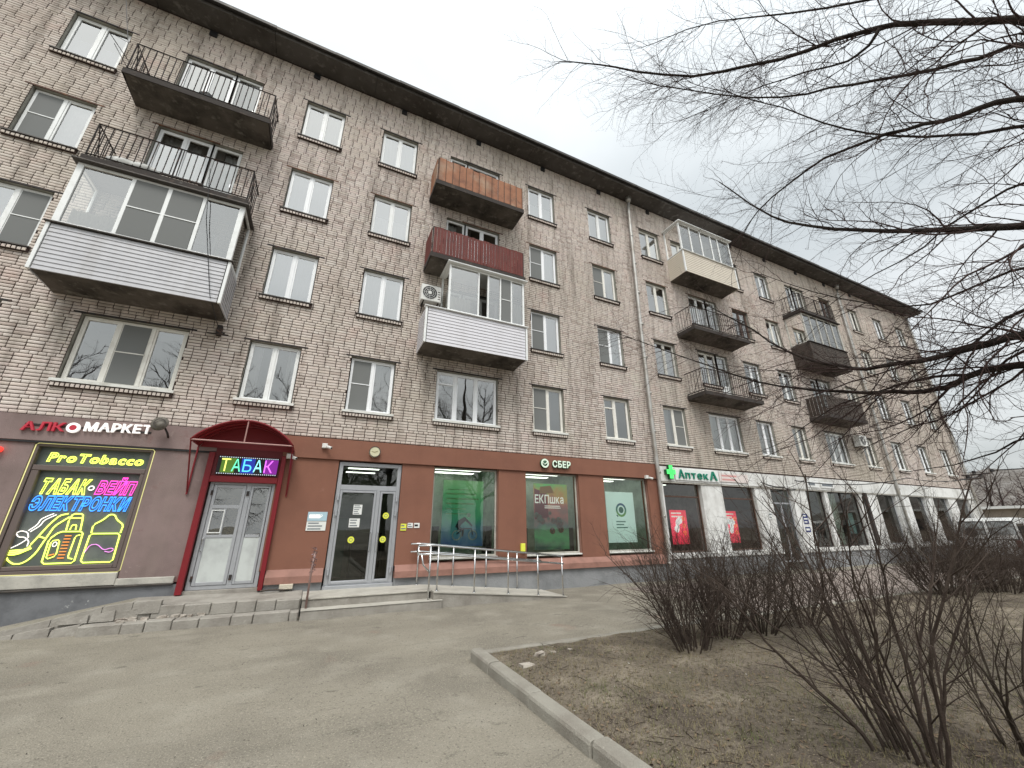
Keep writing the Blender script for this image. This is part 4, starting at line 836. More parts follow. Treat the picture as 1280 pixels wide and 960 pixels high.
plate('yellow_plate', 'yellow square access plate on brown wall right of the grey door', 'sign', 2.03, 2.17, 1.56, 1.72, -.05, M_YS, 2); plate('white_plate', 'first white pictogram plate right of the yellow one', 'sign', 2.2, 2.33, 1.62, 1.74, -.05, M_PAP, 2); plate('white_plate', 'second white pictogram plate with black figure', 'sign', 2.36, 2.5, 1.62, 1.74, -.05, M_PAP, 1, M_BLACK)
bxo('call_box', M_YS, None, 5.36, 5.49, -.1, -.037, .99, 1.2, c=.01); tag(C.objects[-1], 'small yellow call box on brown pillar by the ramp railing', 'call box')
# cross and pharmacy sign
t = thing('pharmacy_cross', 'bright green lit cross sticking out beside the downpipe', 'sign'); M_GD = mat('dark green box', (.01, .08, .03), .5)
for (y, nm, m, e) in ((-.2, 'cross_box', M_GD, 0), (-.215, 'cross_face', E_GRN, .02)):
    q = MB(); cx, cz = 11.28, 3.46
    for (a, b, c, d) in ((-.22, .22, -.08, .08), (-.08, .08, .08, .25), (-.08, .08, -.25, -.08)): q.box(cx+a+(e if a < -.1 else 0), cx+b-(e if a < -.1 else 0), y, -.09 if e == 0 else y+.012, cz+c+e*(c < -.2), cz+d-e*(d > .2))
    q.build(nm, m, t)
q = MB(); 
for k in range(3): ring(q, 11.28, 3.46, .03+k*.03, .036+k*.03, -.218, 12)
q.build('cross_lights', M_GD, t)
t = thing('pharmacy_sign', 'green serif style lettering on long white board right of the cross', 'sign'); bxo('board', mat('white sign board', (.72, .74, .72), .4), t, 11.55, 13.8, -.12, -.09, 3.2, 3.62, c=.006)
MG = mat('green sign letter', (.0, .2, .12), .4)
lettering('А', 11.68, 11.98, 3.27, 3.57, -.16, MG, t, depth=.03, bold=.02); lettering('птек', 12.03, 13.2, 3.28, 3.47, -.16, MG, t, depth=.03, bold=.02, gap=.14); lettering('А', 13.28, 13.68, 3.27, 3.57, -.16, MG, t, depth=.03, bold=.03)
plate('fascia_board', 'faded pink and white printed board on white fascia beside the green lettering', 'sign', 13.85, 15.5, 3.24, 3.56, -.11, mat('faded board', (.68, .6, .57), .6), 2, mat('faded red print', (.6, .3, .28), .6))
plate('fascia_board', 'left of two plain white boards on the white fascia over the dark framed window', 'sign', 19.4, 20.25, 3.24, 3.52, -.11, M_PVC, 1); plate('fascia_board', 'right of two plain white boards on the white fascia over the dark framed window', 'sign', 20.4, 21.4, 3.24, 3.5, -.11, M_PVC, 1)
plate('blue_notice', 'dark blue notice on the white pillar right of the glazed door', 'notice', 18.62, 18.95, 1.72, 2.12, -.05, mat('navy sheet', (.03, .04, .14), .6), 3, M_PAP); plate('blue_notice', 'small blue and white notice under the dark blue one', 'notice', 18.62, 18.95, 1.4, 1.6, -.05, mat('navy sheet', (.03, .04, .14), .6), 1, M_PAP)
plate('pillar_notice', 'small white notice with two lines on the white pillar left of the glazed door', 'notice', 16.4, 16.65, 1.9, 2.15, -.05, M_PAP, 2)

# posters behind the shop glass
def poster(label, x0, x1, z0, z1, y, m): t = thing('poster', label, 'poster'); bxo('sheet', m, t, x0, x1, y, y+.01, z0, z1); return t
def gradmat(name, cols, axis=2, z0=1, z1=3, nz_=(.9, .25), emit=0.):
    m = bpy.data.materials.new(name); m.use_nodes = True; n = m.node_tree.nodes; l = m.node_tree.links; p = n['Principled BSDF']; g = n.new('ShaderNodeNewGeometry'); s = n.new('ShaderNodeSeparateXYZ'); l.new(g.outputs['Position'], s.inputs[0])
    mr = n.new('ShaderNodeMapRange'); mr.inputs[1].default_value = z0; mr.inputs[2].default_value = z1; l.new(s.outputs[axis], mr.inputs[0]); t = n.new('ShaderNodeTexNoise'); t.inputs['Scale'].default_value = nz_[0]*2.5; t.inputs['Detail'].default_value = 3; l.new(g.outputs['Position'], t.inputs['Vector'])
    ma = n.new('ShaderNodeMath'); ma.operation = 'MULTIPLY_ADD'; ma.inputs[1].default_value = nz_[1]*2; l.new(t.outputs[0], ma.inputs[0]); l.new(mr.outputs[0], ma.inputs[2]); sb = n.new('ShaderNodeMath'); sb.operation = 'SUBTRACT'; sb.inputs[1].default_value = nz_[1]; l.new(ma.outputs[0], sb.inputs[0])
    r = n.new('ShaderNodeValToRGB'); e = r.color_ramp.elements; e[0].color = (*cols[0], 1); e[1].color = (*cols[-1], 1)
    for i, c in enumerate(cols[1:-1]): k = e.new((i+1)/(len(cols)-1)); k.color = (*c, 1)
    l.new(sb.outputs[0], r.inputs[0]); l.new(r.outputs[0], p.inputs['Base Color']); p.inputs['Roughness'].default_value = .5
    if emit: l.new(r.outputs[0], p.inputs['Emission Color']); p.inputs['Emission Strength'].default_value = emit
    return m
t = poster('green and blue bank poster with a cyclist print in the first brown framed window', 3.17, 4.36, 1.15, 2.88, .3, gradmat('green print', [(.04, .08, .2), (.06, .16, .22), (.06, .3, .16), (.14, .42, .2), (.28, .5, .26)], z0=1.1, z1=2.9, emit=.25))  # unlit sheet given a faint glow of its own to brighten it
q = MB(); 
for k, (w_, h_) in enumerate([(.75, .03), (.9, .05), (1.0, .05), (.85, .05), (.6, .03), (.7, .03)]): z = 2.62-k*.13; q.quad((3.27, .296, z), (3.27+w_*.95, .296, z), (3.27+w_*.95, .296, z+h_*.8), (3.27, .296, z+h_*.8))
q.build('print_lines', mat('pale green print', (.45, .7, .4), .6), t)
q = MB(); q.tube([(3.6, .297, 1.62), (3.68, .297, 1.76), (3.84, .297, 1.86)], [.06, .075, .06], 6); q.tube([(3.84, .297, 1.84), (3.96, .297, 1.74), (4.04, .297, 1.66)], [.035, .03, .02], 5); q.tube([(3.62, .297, 1.62), (3.78, .297, 1.56), (3.76, .297, 1.4)], [.05, .04, .025], 5); q.tube([(3.6, .297, 1.46), (3.8, .297, 1.6), (4.02, .297, 1.6), (4.06, .297, 1.44)], .018, 5); q.build('cyclist_print', mat('dark print', (.05, .06, .09), .6), t)
q = MB(); ring(q, 4.06, 1.43, .1, .135, .292, 20); ring(q, 3.6, 1.43, .1, .135, .292, 20); disc(q, 3.93, 1.95, .06, .292, 12); q.build('wheel_print', M_PAP, t)
t = poster('red, orange and green poster with white word in the second brown framed window', 6.0, 7.2, 1.0, 2.9, .3, gradmat('multicolour print', [(.02, .05, .04), (.05, .2, .08), (.06, .08, .07), (.25, .08, .07), (.35, .2, .05), (.1, .35, .1)], z0=.9, z1=3.0, nz_=(.8, .35), emit=.45))  # print emits its own colours so the unlit sheet looks brighter
q = MB(); q.quad((6.02, .296, 1.85), (6.5, .296, 1.9), (6.45, .296, 2.6), (6.02, .296, 2.75)); q.build('red_block', mat('red print', (.4, .05, .08), .6), t); q = MB(); q.quad((6.2, .295, 2.6), (6.72, .295, 2.62), (6.6, .295, 2.85), (6.22, .295, 2.8)); q.build('orange_block', mat('orange print', (.6, .26, .05), .6), t)
lettering('ЕКПшка', 6.03, 7.05, 2.32, 2.56, .29, M_LW, t, one=True, bold=.02); q = MB(); lines(q, 6.3, 7.1, 2.15, 2.27, .293, 2); q.build('print_lines', M_LW, t)
q = MB()
for k in range(14): a = rnd.uniform(6.05, 6.95); b = rnd.uniform(1.5, 2.05); disc(q, a, b, rnd.uniform(.05, .12), .29-.0008*k, 9)
q.build('food_print', gradmat('mixed food print', [(.1, .04, .02), (.3, .1, .05), (.25, .25, .2), (.4, .4, .36)], z0=1.4, z1=2.2, nz_=(4, .8)), t)
t = poster('white poster with round green and blue ring in the third brown framed window', 8.7, 9.87, 1.15, 2.74, .3, mat('pale poster sheet', (.62, .72, .7), .5, emit=((.7, .85, .82), .3)))  # pale sheet glows a little by itself, no lamp behind it
q = MB(); ring(q, 9.3, 2.16, .15, .22, .295, 28); q.build('ring_print', gradmat('ring print', [(.3, .6, .1), (.05, .3, .2), (.05, .1, .4)], z0=1.95, z1=2.4), t); q = MB(); disc(q, 9.3, 2.16, .1, .294, 16); q.tube([(9.15, .295, 1.95), (9.1, .295, 2.0)], .02, 4); q.build('figure_print', mat('dark green print', (.03, .2, .14), .6), t); q = MB(); lines(q, 9.0, 9.7, 1.55, 1.85, .294, 3); q.build('print_lines', mat('grey green print', (.25, .4, .36), .6), t)
for (a, b, lb) in ((11.42, 12.22, 'red lit screen poster in the pharmacy window beside the downpipe'), (14.25, 14.9, 'red lit screen poster in the second pharmacy window')):
    t = poster(lb, a, b, 1.05, 2.19, .26, gradmat('red lit print', [(.5, .02, .05), (.75, .06, .12), (.6, .02, .05)], z0=1, z1=2.2, nz_=(1.5, .4), emit=.75)); q = MB()
    for k in range(7): disc(q, a+(b-a)*rnd.uniform(.25, .6), 1.65+rnd.uniform(-.2, .2), rnd.uniform(.05, .13), .255-.001*k, 10)
    q.build('white_print', mat('white lit print', (.6, .6, .6), .5, emit=((.9, .95, 1), .5)), t); q = MB(); lines(q, a, b, 1.9, 2.15, .252, 2); q.build('print_lines', M_LW, t)
    for k in range(3): q = MB(); ring(q, a+(b-a)*.78, 1.9-k*.24, .04, .075, .252, 12); q.build('number_print', mat('orange lit print', (.7, .2, .05), .5, emit=((1, .35, .1), .5)), t)
for (a, b, c, d, lb) in ((2.95, 3.12, .95, 1.66, 'left black panel behind the green bank poster'), (4.45, 4.66, .95, 1.66, 'right black panel behind the green bank poster'), (5.63, 5.8, .95, 1.6, 'left black panel behind the red and green poster'), (7.2, 7.4, .95, 1.62, 'right black panel behind the red and green poster')):
    tag(bxo('display_box', M_BLACK, None, a, b, .35, .6, c, d, c=.01), lb, 'panel', 'black panels inside the brown framed windows')

# ---------------- steps, landing, ramp, railings ----------------
t = thing('entrance_landing', 'concrete landing with two steps and a side ramp at the grey door', 'steps')
bxo('lower_step', M_CONC, t, .06, 2.78, -1.43, -.06, -.08, .15, c=.012); bxo('tread_edge', M_CONCB, t, .055, 2.785, -1.44, -1.13, .151, .165, c=.004)
bxo('upper_step', M_CONC, t, .06, 2.56, -1.13, -.06, .15, .3, c=.012); bxo('landing_slab', M_CONCB, t, .05, 2.6, -1.15, -.04, .301, .33, c=.006)
q = MB(); q.hexa([(2.6, -1.36, -.08), (5.95, -1.36, -.08), (5.95, -.05, -.08), (2.6, -.05, -.08), (2.6, -1.36, .3), (5.95, -1.36, .005), (5.95, -.05, .005), (2.6, -.05, .3)]); q.build('ramp_body', M_CONC, t)
q = MB(); q.hexa([(2.602, -1.38, .3), (5.97, -1.38, .004), (5.97, -.04, .004), (2.602, -.04, .3), (2.602, -1.38, .33), (5.97, -1.38, .02), (5.97, -.04, .02), (2.602, -.04, .33)]); q.build('ramp_surface', M_CONCB, t)
zr = lambda x: .33 if x < 2.6 else max(.01, .33-(x-2.6)*.0955)
t = thing('ramp_railing', 'stainless steel double railing along both sides of the ramp', 'railing')
for y, xs_ in ((-1.3, (2.5, 2.68, 3.55, 4.4, 5.2, 5.9)), (-.14, (2.5, 3.4, 4.3, 5.2, 5.85))):
    for x in xs_:
        bt = 0.15 if (x == 2.5 and y < -1) else zr(x); q = MB(); q.tube([(x, y, bt), (x, y, zr(x)+.9)], .019, 8); q.cyl((x, y, bt), (0, 0, 1), .04, .012, 10); q.build('post', M_STEEL, t, True)
    for h_ in (.92, .74) if y < -1 else (.92, .74):
        q = MB(); e0 = 2.22 if y < -1 else 2.3; q.tube([(e0, y, .33+h_), (2.6, y, .33+h_), (5.95, y, .01+h_)], .021, 8); q.build('handrail', M_STEEL, t, True)
q = MB(); q.tube([(2.22, -1.3, 1.25), (2.2, -1.3, 1.16), (2.22, -1.3, 1.07)], .02, 8); q.tube([(2.3, -1.3, 1.07), (2.35, -1.3, .85), (2.5, -1.3, .7)], .018, 8); q.build('end_loop', M_STEEL, t, True)
t = thing('handrail_stub', 'single handrail post wrapped in tinsel at the left end of the landing', 'post'); q = MB(); q.tube([(.14, -1.2, .165), (.14, -1.2, .8), (.16, -1.18, 1.18)], .02, 8); q.build('post', mat('worn pinkish steel', (.3, .2, .18), .5, .4), t, True)
q = MB()
for k in range(130): p = Vector((.15+rnd.gauss(0, .025), -1.19+rnd.gauss(0, .03), rnd.uniform(.78, 1.25))); d = Vector((rnd.uniform(-1, 1), rnd.uniform(-1, 1), rnd.uniform(-1, 1))).normalized(); e = d.cross(Vector((rnd.random(), .3, rnd.random()))).normalized()*.014; q.quad(*[tuple(v) for v in (p, p+d*.035, p+d*.035+e, p+e)])
q.build('tinsel', mat('faded tinsel', (.35, .25, .25), .4, .5, noise=(40, (.1, .07, .09), .45, .55)), t, kind='stuff')
# the old platform of kerb stones on the left
t = thing('stone_platform', 'worn concrete platform edged with old stones before the tobacco shop door', 'steps')
q = MB(); q.hexa([(-2.75, -.72, -.08), (.04, -.95, -.08), (.04, -.03, -.08), (-2.75, -.03, -.08), (-2.75, -.72, .35), (.04, -.95, .315), (.04, -.03, .36), (-2.75, -.03, .4)]); q.build('platform_slab', M_CONC, t)
q = MB(); q.hexa([(-4.7, -.72, -.08), (-2.752, -.72, -.08), (-2.752, -.045, -.08), (-4.7, -.046, -.08), (-4.7, -.72, .0), (-2.752, -.72, .35), (-2.752, -.045, .4), (-4.7, -.046, .03)]); q.build('asphalt_ramp', M_ASPH, t)
x = -3.15
while x < .0:
    ln = min(rnd.uniform(.3, .62), .03-x); 
    if ln < .12: break
    f_ = (x+3.15)/3.15; y = -1.06-.2*f_; q = MB(); q.cbox(x+.006, x+ln-.006, y-.1+rnd.uniform(-.015, .015), y+.12, -.08, .15+rnd.uniform(-.015, .015), .014); o = q.build('edge_stone', M_CONC, t); x += ln
q = MB(); q.box(-3.1, .03, -1.0, -.5, -.08, .135); q.build('tread_fill', M_CONC, t); q = MB(); q.hexa([(-4.5, -.84, -.08), (-2.5, -.84, -.08), (-2.5, -.6, -.08), (-4.5, -.6, -.08), (-4.5, -.84, -.02), (-2.5, -.84, .32), (-2.5, -.6, .32), (-4.5, -.6, -.02)]); q.build('slope_fill', M_CONC, t)
x = -2.78
while x < .0:
    ln = min(rnd.uniform(.3, .5), .03-x)
    if ln < .12: break
    f_ = (x+2.2)/2.2; y = -.78-.16*f_; q = MB(); q.cbox(x+.006, x+ln-.006, y-.08+rnd.uniform(-.012, .012), y+.1, .13, .33-.01*f_+rnd.uniform(-.012, .012), .014); q.build('edge_stone', M_CONC, t); x += ln
for (xa, xb, yf, zb_, zt_) in ((-4.3, -3.95, -.97, -.08, .07), (-3.94, -3.52, -1.0, -.08, .13), (-3.51, -3.16, -1.03, -.08, .15), (-3.5, -3.13, -.9, .15, .26), (-3.12, -2.8, -.88, .15, .31)):
    q = MB(); q.hexa([(xa, yf+rnd.uniform(-.02, .02), zb_), (xb, yf, zb_), (xb, -.7, zb_), (xa, -.7, zb_), (xa+.015, yf+.02, zt_-.05), (xb-.015, yf+rnd.uniform(0, .03), zt_), (xb-.01, -.7, zt_), (xa+.01, -.7, zt_-.05)]); q.build('edge_stone', M_CONC, t)
for k in range(0):
    x = -4.35+k*.27; h_ = .06+.056*k; q = MB(); q.hexa([(x, -.93+rnd.uniform(-.03, .03), -.08), (x+.25, -.95, -.08), (x+.25, -.7, -.08), (x, -.7, -.08), (x+.01, -.86, h_-.03), (x+.24, -.88+rnd.uniform(-.03, .03), h_+.02), (x+.24, -.7, h_+.03), (x+.01, -.7, h_-.02)]); q.build('edge_stone', M_CONC, t)
q = MB()
P = [(-4.75, -.8, .0), (-4.2, -.8, .07), (-3.6, -.79, .2), (-3.0, -.77, .335), (-2.6, -.78, .38), (-2.2, -.8, .385)]
for a, b in zip(P, P[1:]): q.hexa([(a[0], a[1]-.06, a[2]-.16), (b[0]-.01, b[1]-.06, b[2]-.16), (b[0]-.01, b[1]+.07, b[2]-.06), (a[0], a[1]+.07, a[2]-.06), (a[0], a[1]-.05, a[2]+.03), (b[0]-.01, b[1]-.05, b[2]+.03), (b[0]-.01, b[1]+.06, b[2]+.035), (a[0], a[1]+.06, a[2]+.035)])
q.build('slope_edging', M_CONC, t)
MRB = mat('broken plaster', (.42, .38, .33), .9, noise=(7, (.22, .18, .15), .45, .65), bump=(25, .8))
q = MB(); 
for k in range(26): x = rnd.uniform(-2.75, -1.35); y = rnd.uniform(-1.02, -.74); s_ = rnd.uniform(.02, .07); q.hexa([(x+dx*s_*rnd.uniform(.6, 1.3), y+dy*s_*rnd.uniform(.5, 1), .13 if dz_ == 0 else .15+s_*rnd.uniform(.3, .8)) for dz_ in (0, 1) for dx, dy in ((-1, -1), (1, -1), (1, 1), (-1, 1))])
tag(q.build('rubble', MRB, None), 'pale broken mortar rubble on the worn stone steps', 'rubble', kind='stuff')
tag(bxo('loose_brick', mat('pale loose brick', (.55, .5, .4), .9, bump=(40, .5)), None, -.42, -.16, -.18, -.06, .4, .5, c=.01), 'pale loose brick lying against the brown wall left of the handrail post', 'brick')
q = MB(); q.tube([(-.75, -.22, .4), (-.6, -.25, .42), (-.45, -.2, .41), (-.3, -.26, .4)], .018, 5); tag(q.build('dark_rag', M_STR, None), 'dark twisted rag on the platform beside the loose brick', 'rag')
# ---------------- bare vegetation ----------------
M_BARK = mat('dark bark', (.05, .042, .036), .9, noise=(9, (.025, .02, .018), .4, .65), bump=(60, .7), spec=.1)
M_TWIG = mat('reddish twigs', (.06, .04, .036), .85, spec=.1)
M_SHR = mat('shrub stems', (.06, .045, .037), .9, noise=(4, (.12, .095, .078), .5, .75), bump=(80, .4), spec=.1)
M_SHR2 = mat('grey brown stems', (.06, .047, .037), .9, noise=(4, (.12, .098, .078), .5, .75), spec=.1)
def rdir(d, ang, rg):
    a = d.orthogonal().normalized(); b = d.cross(a); t = rg.random()*2*math.pi
    return (d*math.cos(ang)+(a*math.cos(t)+b*math.sin(t))*math.sin(ang)).normalized()
def sprout(q, p, d, ln, r, lvl, rg, spec):
    """one shoot with its side shoots; spec[lvl] = (segments, sides, wiggle, lift, child spacing, child length ratio, angle)"""
    sg, sides, wig, lift, gap, cr, an = spec[lvl]; pts = [p.copy()]; dirs = []; d = d.copy()
    for k in range(sg):
        d = (d+Vector((rg.uniform(-wig, wig), rg.uniform(-wig, wig), rg.uniform(-wig, wig)+lift))).normalized(); pts.append(pts[-1]+d*ln/sg); dirs.append(d.copy())
    q.tube(pts, [r*(1-.72*k/sg) for k in range(sg+1)], sides, cap=False)
    if lvl+1 < len(spec):
        n = max(1, int(ln/gap)) if gap < 9 else 0
        for i in range(n):
            f_ = (i+.5+rg.uniform(-.4, .4))/n; f_ = .12+.88*f_; k = min(sg-1, int(f_*sg)); q0 = pts[k].lerp(pts[k+1], f_*sg-k)
            sprout(q, q0, rdir(dirs[k], an*rg.uniform(.6, 1.35), rg), ln*cr*(1.15-.6*f_)*rg.uniform(.6, 1.3), r*.5*(1-.4*f_), lvl+1, rg, spec)
LIMBS = [
  ([(6.47,-11.03,5.99),(6.15,-10.71,6.75),(6.0,-10.48,6.94),(5.78,-10.16,7.29),(5.5,-9.95,7.39),(5.32,-9.67,7.49),(5.02,-9.22,7.61),(4.52,-8.68,7.75),(3.99,-8.23,7.85),(3.33,-7.81,8.17),(2.98,-7.54,8.49),(2.59,-7.22,8.73)], 0.055),
  ([(5.43,-9.9,7.34),(5.41,-9.71,7.21),(5.39,-9.5,7.27),(5.15,-9.1,7.46),(4.89,-8.67,7.57),(4.6,-8.1,7.66)], 0.022),
  ([(6.17,-10.95,5.55),(5.76,-10.64,6.16),(5.72,-10.43,6.26),(5.65,-10.2,6.37),(5.37,-9.78,6.54),(5.12,-9.49,6.69),(4.82,-9.13,6.75),(4.34,-8.68,7.07),(3.8,-8.16,7.59),(3.37,-7.8,8.09)], 0.035),
  ([(6.17,-10.92,5.17),(5.84,-10.47,5.65),(5.66,-10.28,5.67),(5.6,-10.04,5.72),(5.63,-9.78,5.93),(5.5,-9.52,6.01),(5.37,-9.14,6.1),(5.25,-8.7,6.04),(5.18,-8.28,5.95),(5.16,-7.94,5.7)], 0.045),
  ([(6.74,-10.81,5.42),(6.46,-10.34,5.76),(6.4,-10.12,5.87),(6.3,-9.81,6.08),(5.85,-9.44,6.29),(5.63,-9.14,6.69),(5.41,-8.88,7.17),(4.93,-8.5,7.69),(4.37,-8.09,8.21)], 0.03),
  ([(6.14,-10.61,4.15),(5.87,-10.09,4.35),(5.84,-9.71,4.61),(5.78,-9.31,4.86),(5.67,-8.91,5.17),(5.54,-8.42,5.58),(5.47,-8.1,6.03),(5.21,-7.72,6.89)], 0.06),
  ([(6.25,-10.41,3.82),(6.07,-9.96,4.07),(6.17,-9.52,4.05),(6.24,-9.09,4.07),(5.99,-8.62,4.35),(5.72,-8.18,4.75),(5.53,-7.7,5.26)], 0.025),
  ([(6.1,-10.32,3.18),(6.02,-9.77,3.38),(6.05,-9.43,3.37),(6.0,-9.29,3.37),(6.14,-9.02,3.4),(6.0,-8.73,3.44),(5.93,-8.46,3.44),(5.94,-8.19,3.63),(5.86,-7.96,3.76),(5.88,-7.64,4.09),(5.81,-7.24,4.66),(5.51,-6.83,5.18)], 0.05),
  ([(6.14,-10.24,2.93),(6.06,-9.68,3.11),(6.09,-9.34,3.11),(6.13,-9.11,3.06),(6.24,-8.93,3.07),(6.16,-8.68,3.12),(6.23,-8.39,3.21),(6.2,-8.06,3.31),(6.13,-7.73,3.45),(5.92,-7.34,3.6),(5.65,-6.79,4.01),(5.28,-6.22,4.49),(4.58,-5.43,5.15)], 0.05),
  ([(6.79,-10.33,3.86),(6.28,-9.81,3.74),(6.01,-9.28,3.33),(6.08,-8.94,3.29),(6.06,-8.77,3.18)], 0.03),
  ([(6.09,-9.34,3.11),(6.2,-9.08,3.2),(6.32,-8.69,3.25),(6.5,-8.19,3.26),(6.61,-7.76,3.24),(6.66,-7.38,3.11),(6.8,-6.77,2.88),(6.78,-6.13,2.78)], 0.02),
  ([(6.62,-9.97,2.56),(6.63,-9.36,2.49),(6.92,-8.97,2.36),(7.33,-8.44,2.32),(7.69,-7.81,2.36)], 0.022),
  ([(7.19,-11.3,7.29),(6.81,-10.82,7.72),(6.26,-10.28,8.19),(5.76,-9.69,8.49),(5.12,-9.04,8.82),(4.55,-8.45,9.21),(3.97,-7.66,9.39)], 0.035),
  ([(7.13,-10.68,5.22),(6.85,-10.13,5.35),(6.79,-9.59,5.25),(6.82,-9.05,5.04),(6.75,-8.52,4.97),(6.62,-7.75,4.67)], 0.028),
]

rg = random.Random(11)
t = thing('bare_tree', 'large leafless tree at the right edge whose dark limbs spread across the sky', 'tree')
q = MB(); q.tube([(7.15, -11.3, -.1), (7.12, -11.28, .3), (7.05, -11.25, 1.6), (7.0, -11.2, 3.2), (7.0, -11.2, 5.0), (7.05, -11.25, 7.0), (7.0, -11.3, 9.0), (7.1, -11.4, 11)], [.3, .23, .19, .17, .15, .12, .08, .03], 14); q.build('trunk', M_BARK, t, True)
tw = MB(); SP = [(9, 4, .26, -.02, .12, .42, .9), (5, 3, .36, .0, .09, .42, 1.0), (3, 3, .45, .0, 99, 0, 0)]
for pts, r in LIMBS:
    P = [Vector(p) for p in pts]
    if P[0].x > 6.1 and (P[0]-Vector((7, -11.2, P[0].z))).length < 1.7: P = [Vector((7.0, -11.2, P[0].z-.55)), Vector((6.75, -11.1, P[0].z-.25))]+P
    # smooth once, add small kinks
    Q = [P[0]]
    for a, b in zip(P, P[1:]): Q += [a.lerp(b, .25)+Vector([rg.uniform(-.012, .012) for _ in range(3)]), a.lerp(b, .75)+Vector([rg.uniform(-.012, .012) for _ in range(3)])]
    Q.append(P[-1]); n = len(Q); L_ = sum((b-a).length for a, b in zip(Q, Q[1:])); acc = 0
    rad = [max(.004, r*(1-.88*(k/(n-1))**.8)) for k in range(n)]
    q = MB(); q.tube(Q, rad, 8); q.build('limb', M_BARK, t, True)
    s_ = 0; nxt = .35
    for k in range(n-1):
        seg = (Q[k+1]-Q[k]).length
        while nxt < s_+seg:
            f_ = (nxt-s_)/seg; p = Q[k].lerp(Q[k+1], f_); d = (Q[k+1]-Q[k]).normalized(); fr_ = nxt/L_
            if p.x < 6.6:
                dd = rdir(d, rg.uniform(.45, 1.15), rg); dd = (dd+Vector((-.05, .1, -.06))).normalized()
                if rg.random() < .2: sprout(tw, p, (d*.5+dd*.8+Vector((-.25, .25, -.5))).normalized(), rg.uniform(1.2, 2.2)*(1.1-.4*fr_), max(.005, rad[k]*.35), 0, rg, SP)
                sprout(tw, p, dd, rg.uniform(.5, 1.5)*(1.15-.4*fr_), max(.0036, rad[k]*.25), 0, rg, SP)
            nxt += rg.uniform(.07, .15)
        s_ += seg
    sprout(tw, Q[-1], (Q[-1]-Q[-2]).normalized(), .5, .004, 0, rg, SP)
tw.build('twigs', M_TWIG, t, False, kind='stuff'); print('twig faces', len(tw.f))

SPB = [(7, 4, .17, .03, .13, .5, .6), (5, 3, .2, .02, .1, .5, .7), (3, 3, .25, .0, .1, .5, .8), (2, 3, .3, 0, 99, 0, 0)]
def shrub(x, y, h, n, spread, label, seed, m=M_SHR, lean=(0, 0), r=.011, spec=None, base=.22):
    g = random.Random(seed); q = MB(); z = zbed(x, y) if x > 2.3 else 0
    for k in range(n):
        a = g.random()*6.283; b = g.random()**.6; p = Vector((x+base*b*math.cos(a), y+base*b*math.sin(a), z-.04)); d = Vector((math.cos(a)*b*spread+lean[0], math.sin(a)*b*spread+lean[1], 1)).normalized()
        sprout(q, p, d, h*g.uniform(.65, 1.1), r*g.uniform(.5, 1.3), 0, g, spec or SPB)
    return tag(q.build('bare_shrub', m, None), label, 'shrub', 'leafless shrubs on the lawn bed')
shrub(4.85, -6.2, 1.42, 40, .62, 'dense dark leafless shrub nearest the far left corner of the bed', 1)
shrub(5.6, -6.05, 1.42, 38, .65, 'dense leafless shrub second in the dark clump left of centre', 2); shrub(6.4, -6.1, 1.4, 34, .7, 'dense leafless shrub third in the dark clump', 3, M_SHR2); shrub(7.4, -6.1, 1.2, 26, .7, 'leafless shrub at the right end of the dark clump', 4)
SPF = [(9, 5, .2, .02, .2, .42, .6), (5, 3, .18, .03, .12, .5, .7), (3, 3, .25, .0, .1, .5, .8), (2, 3, .3, 0, 99, 0, 0)]
shrub(4.0, -8.8, 2.0, 22, .48, 'tall leafless shrub in the foreground with long crossing stems', 5, lean=(-.12, .12), r=.0125, spec=SPF)
shrub(4.85, -9.1, 1.6, 16, .7, 'leafless shrub at the lower right corner leaning left', 6, M_SHR2, lean=(-.05, .1), r=.009, spec=SPF)
shrub(13.7, -5.75, 1.7, 70, .9, 'round dark leafless shrub on the far part of the bed', 7, base=.4); shrub(15.6, -6.1, 1.7, 70, .9, 'round dark leafless shrub at the right edge far on the bed', 8, base=.4); shrub(19.5, -6.4, 1.6, 40, .9, 'distant leafless shrub behind the round ones near the white van', 9, base=.4); shrub(17.6, -5.9, 1.5, 40, .9, 'low leafless shrub between the far round shrubs and the van', 10, base=.4)
shrub(9.6, -6.1, .8, 10, .6, 'thin low leafless shrub on the middle of the far bed edge', 12, M_SHR2, base=.15)

def bare_tree_mesh(h, seed, n1=15):
    g = random.Random(seed); tr = MB(); cr_ = MB(); top = Vector((g.uniform(-.4, .4), g.uniform(-.4, .4), h)); P = [Vector((0, 0, -.3)), Vector((0, 0, 0)), Vector((.05, .05, h*.3)), Vector((top.x*.5, top.y*.5, h*.6)), top]
    tr.tube(P, [h*.03, h*.022, h*.017, h*.011, .01], 8)
    S = [(6, 4, .14, .04, h*.032, .45, .7), (4, 3, .18, .02, h*.02, .5, .7), (3, 3, .25, 0, h*.018, .55, .8), (2, 3, .3, 0, 99, 0, 0)] if h > 10 else [(5, 4, .14, .04, h*.06, .45, .7), (4, 3, .18, .02, h*.035, .5, .7), (3, 3, .25, 0, h*.025, .5, .8), (2, 3, .3, 0, 99, 0, 0)]
    for k in range(n1):
        f_ = .25+.75*k/n1; p = P[1].lerp(P[4], f_) if f_ > .9 else Vector((.05*f_, .05*f_, 0))+Vector((top.x*f_*f_, top.y*f_*f_, h*f_)); a = k*2.4+g.random(); d = Vector((math.cos(a), math.sin(a), .55+f_*.5)).normalized()
        sprout(cr_, p, d, h*.48*(1.15-.75*f_), h*.008*(1.2-.8*f_), 0, g, S)
    return tr.mesh('trunk', M_BARK, True), cr_.mesh('crown', M_TWIG)
mA = bare_tree_mesh(13, 21, 24); mB_ = bare_tree_mesh(12, 22, 24); mC = bare_tree_mesh(7.5, 23, 14)
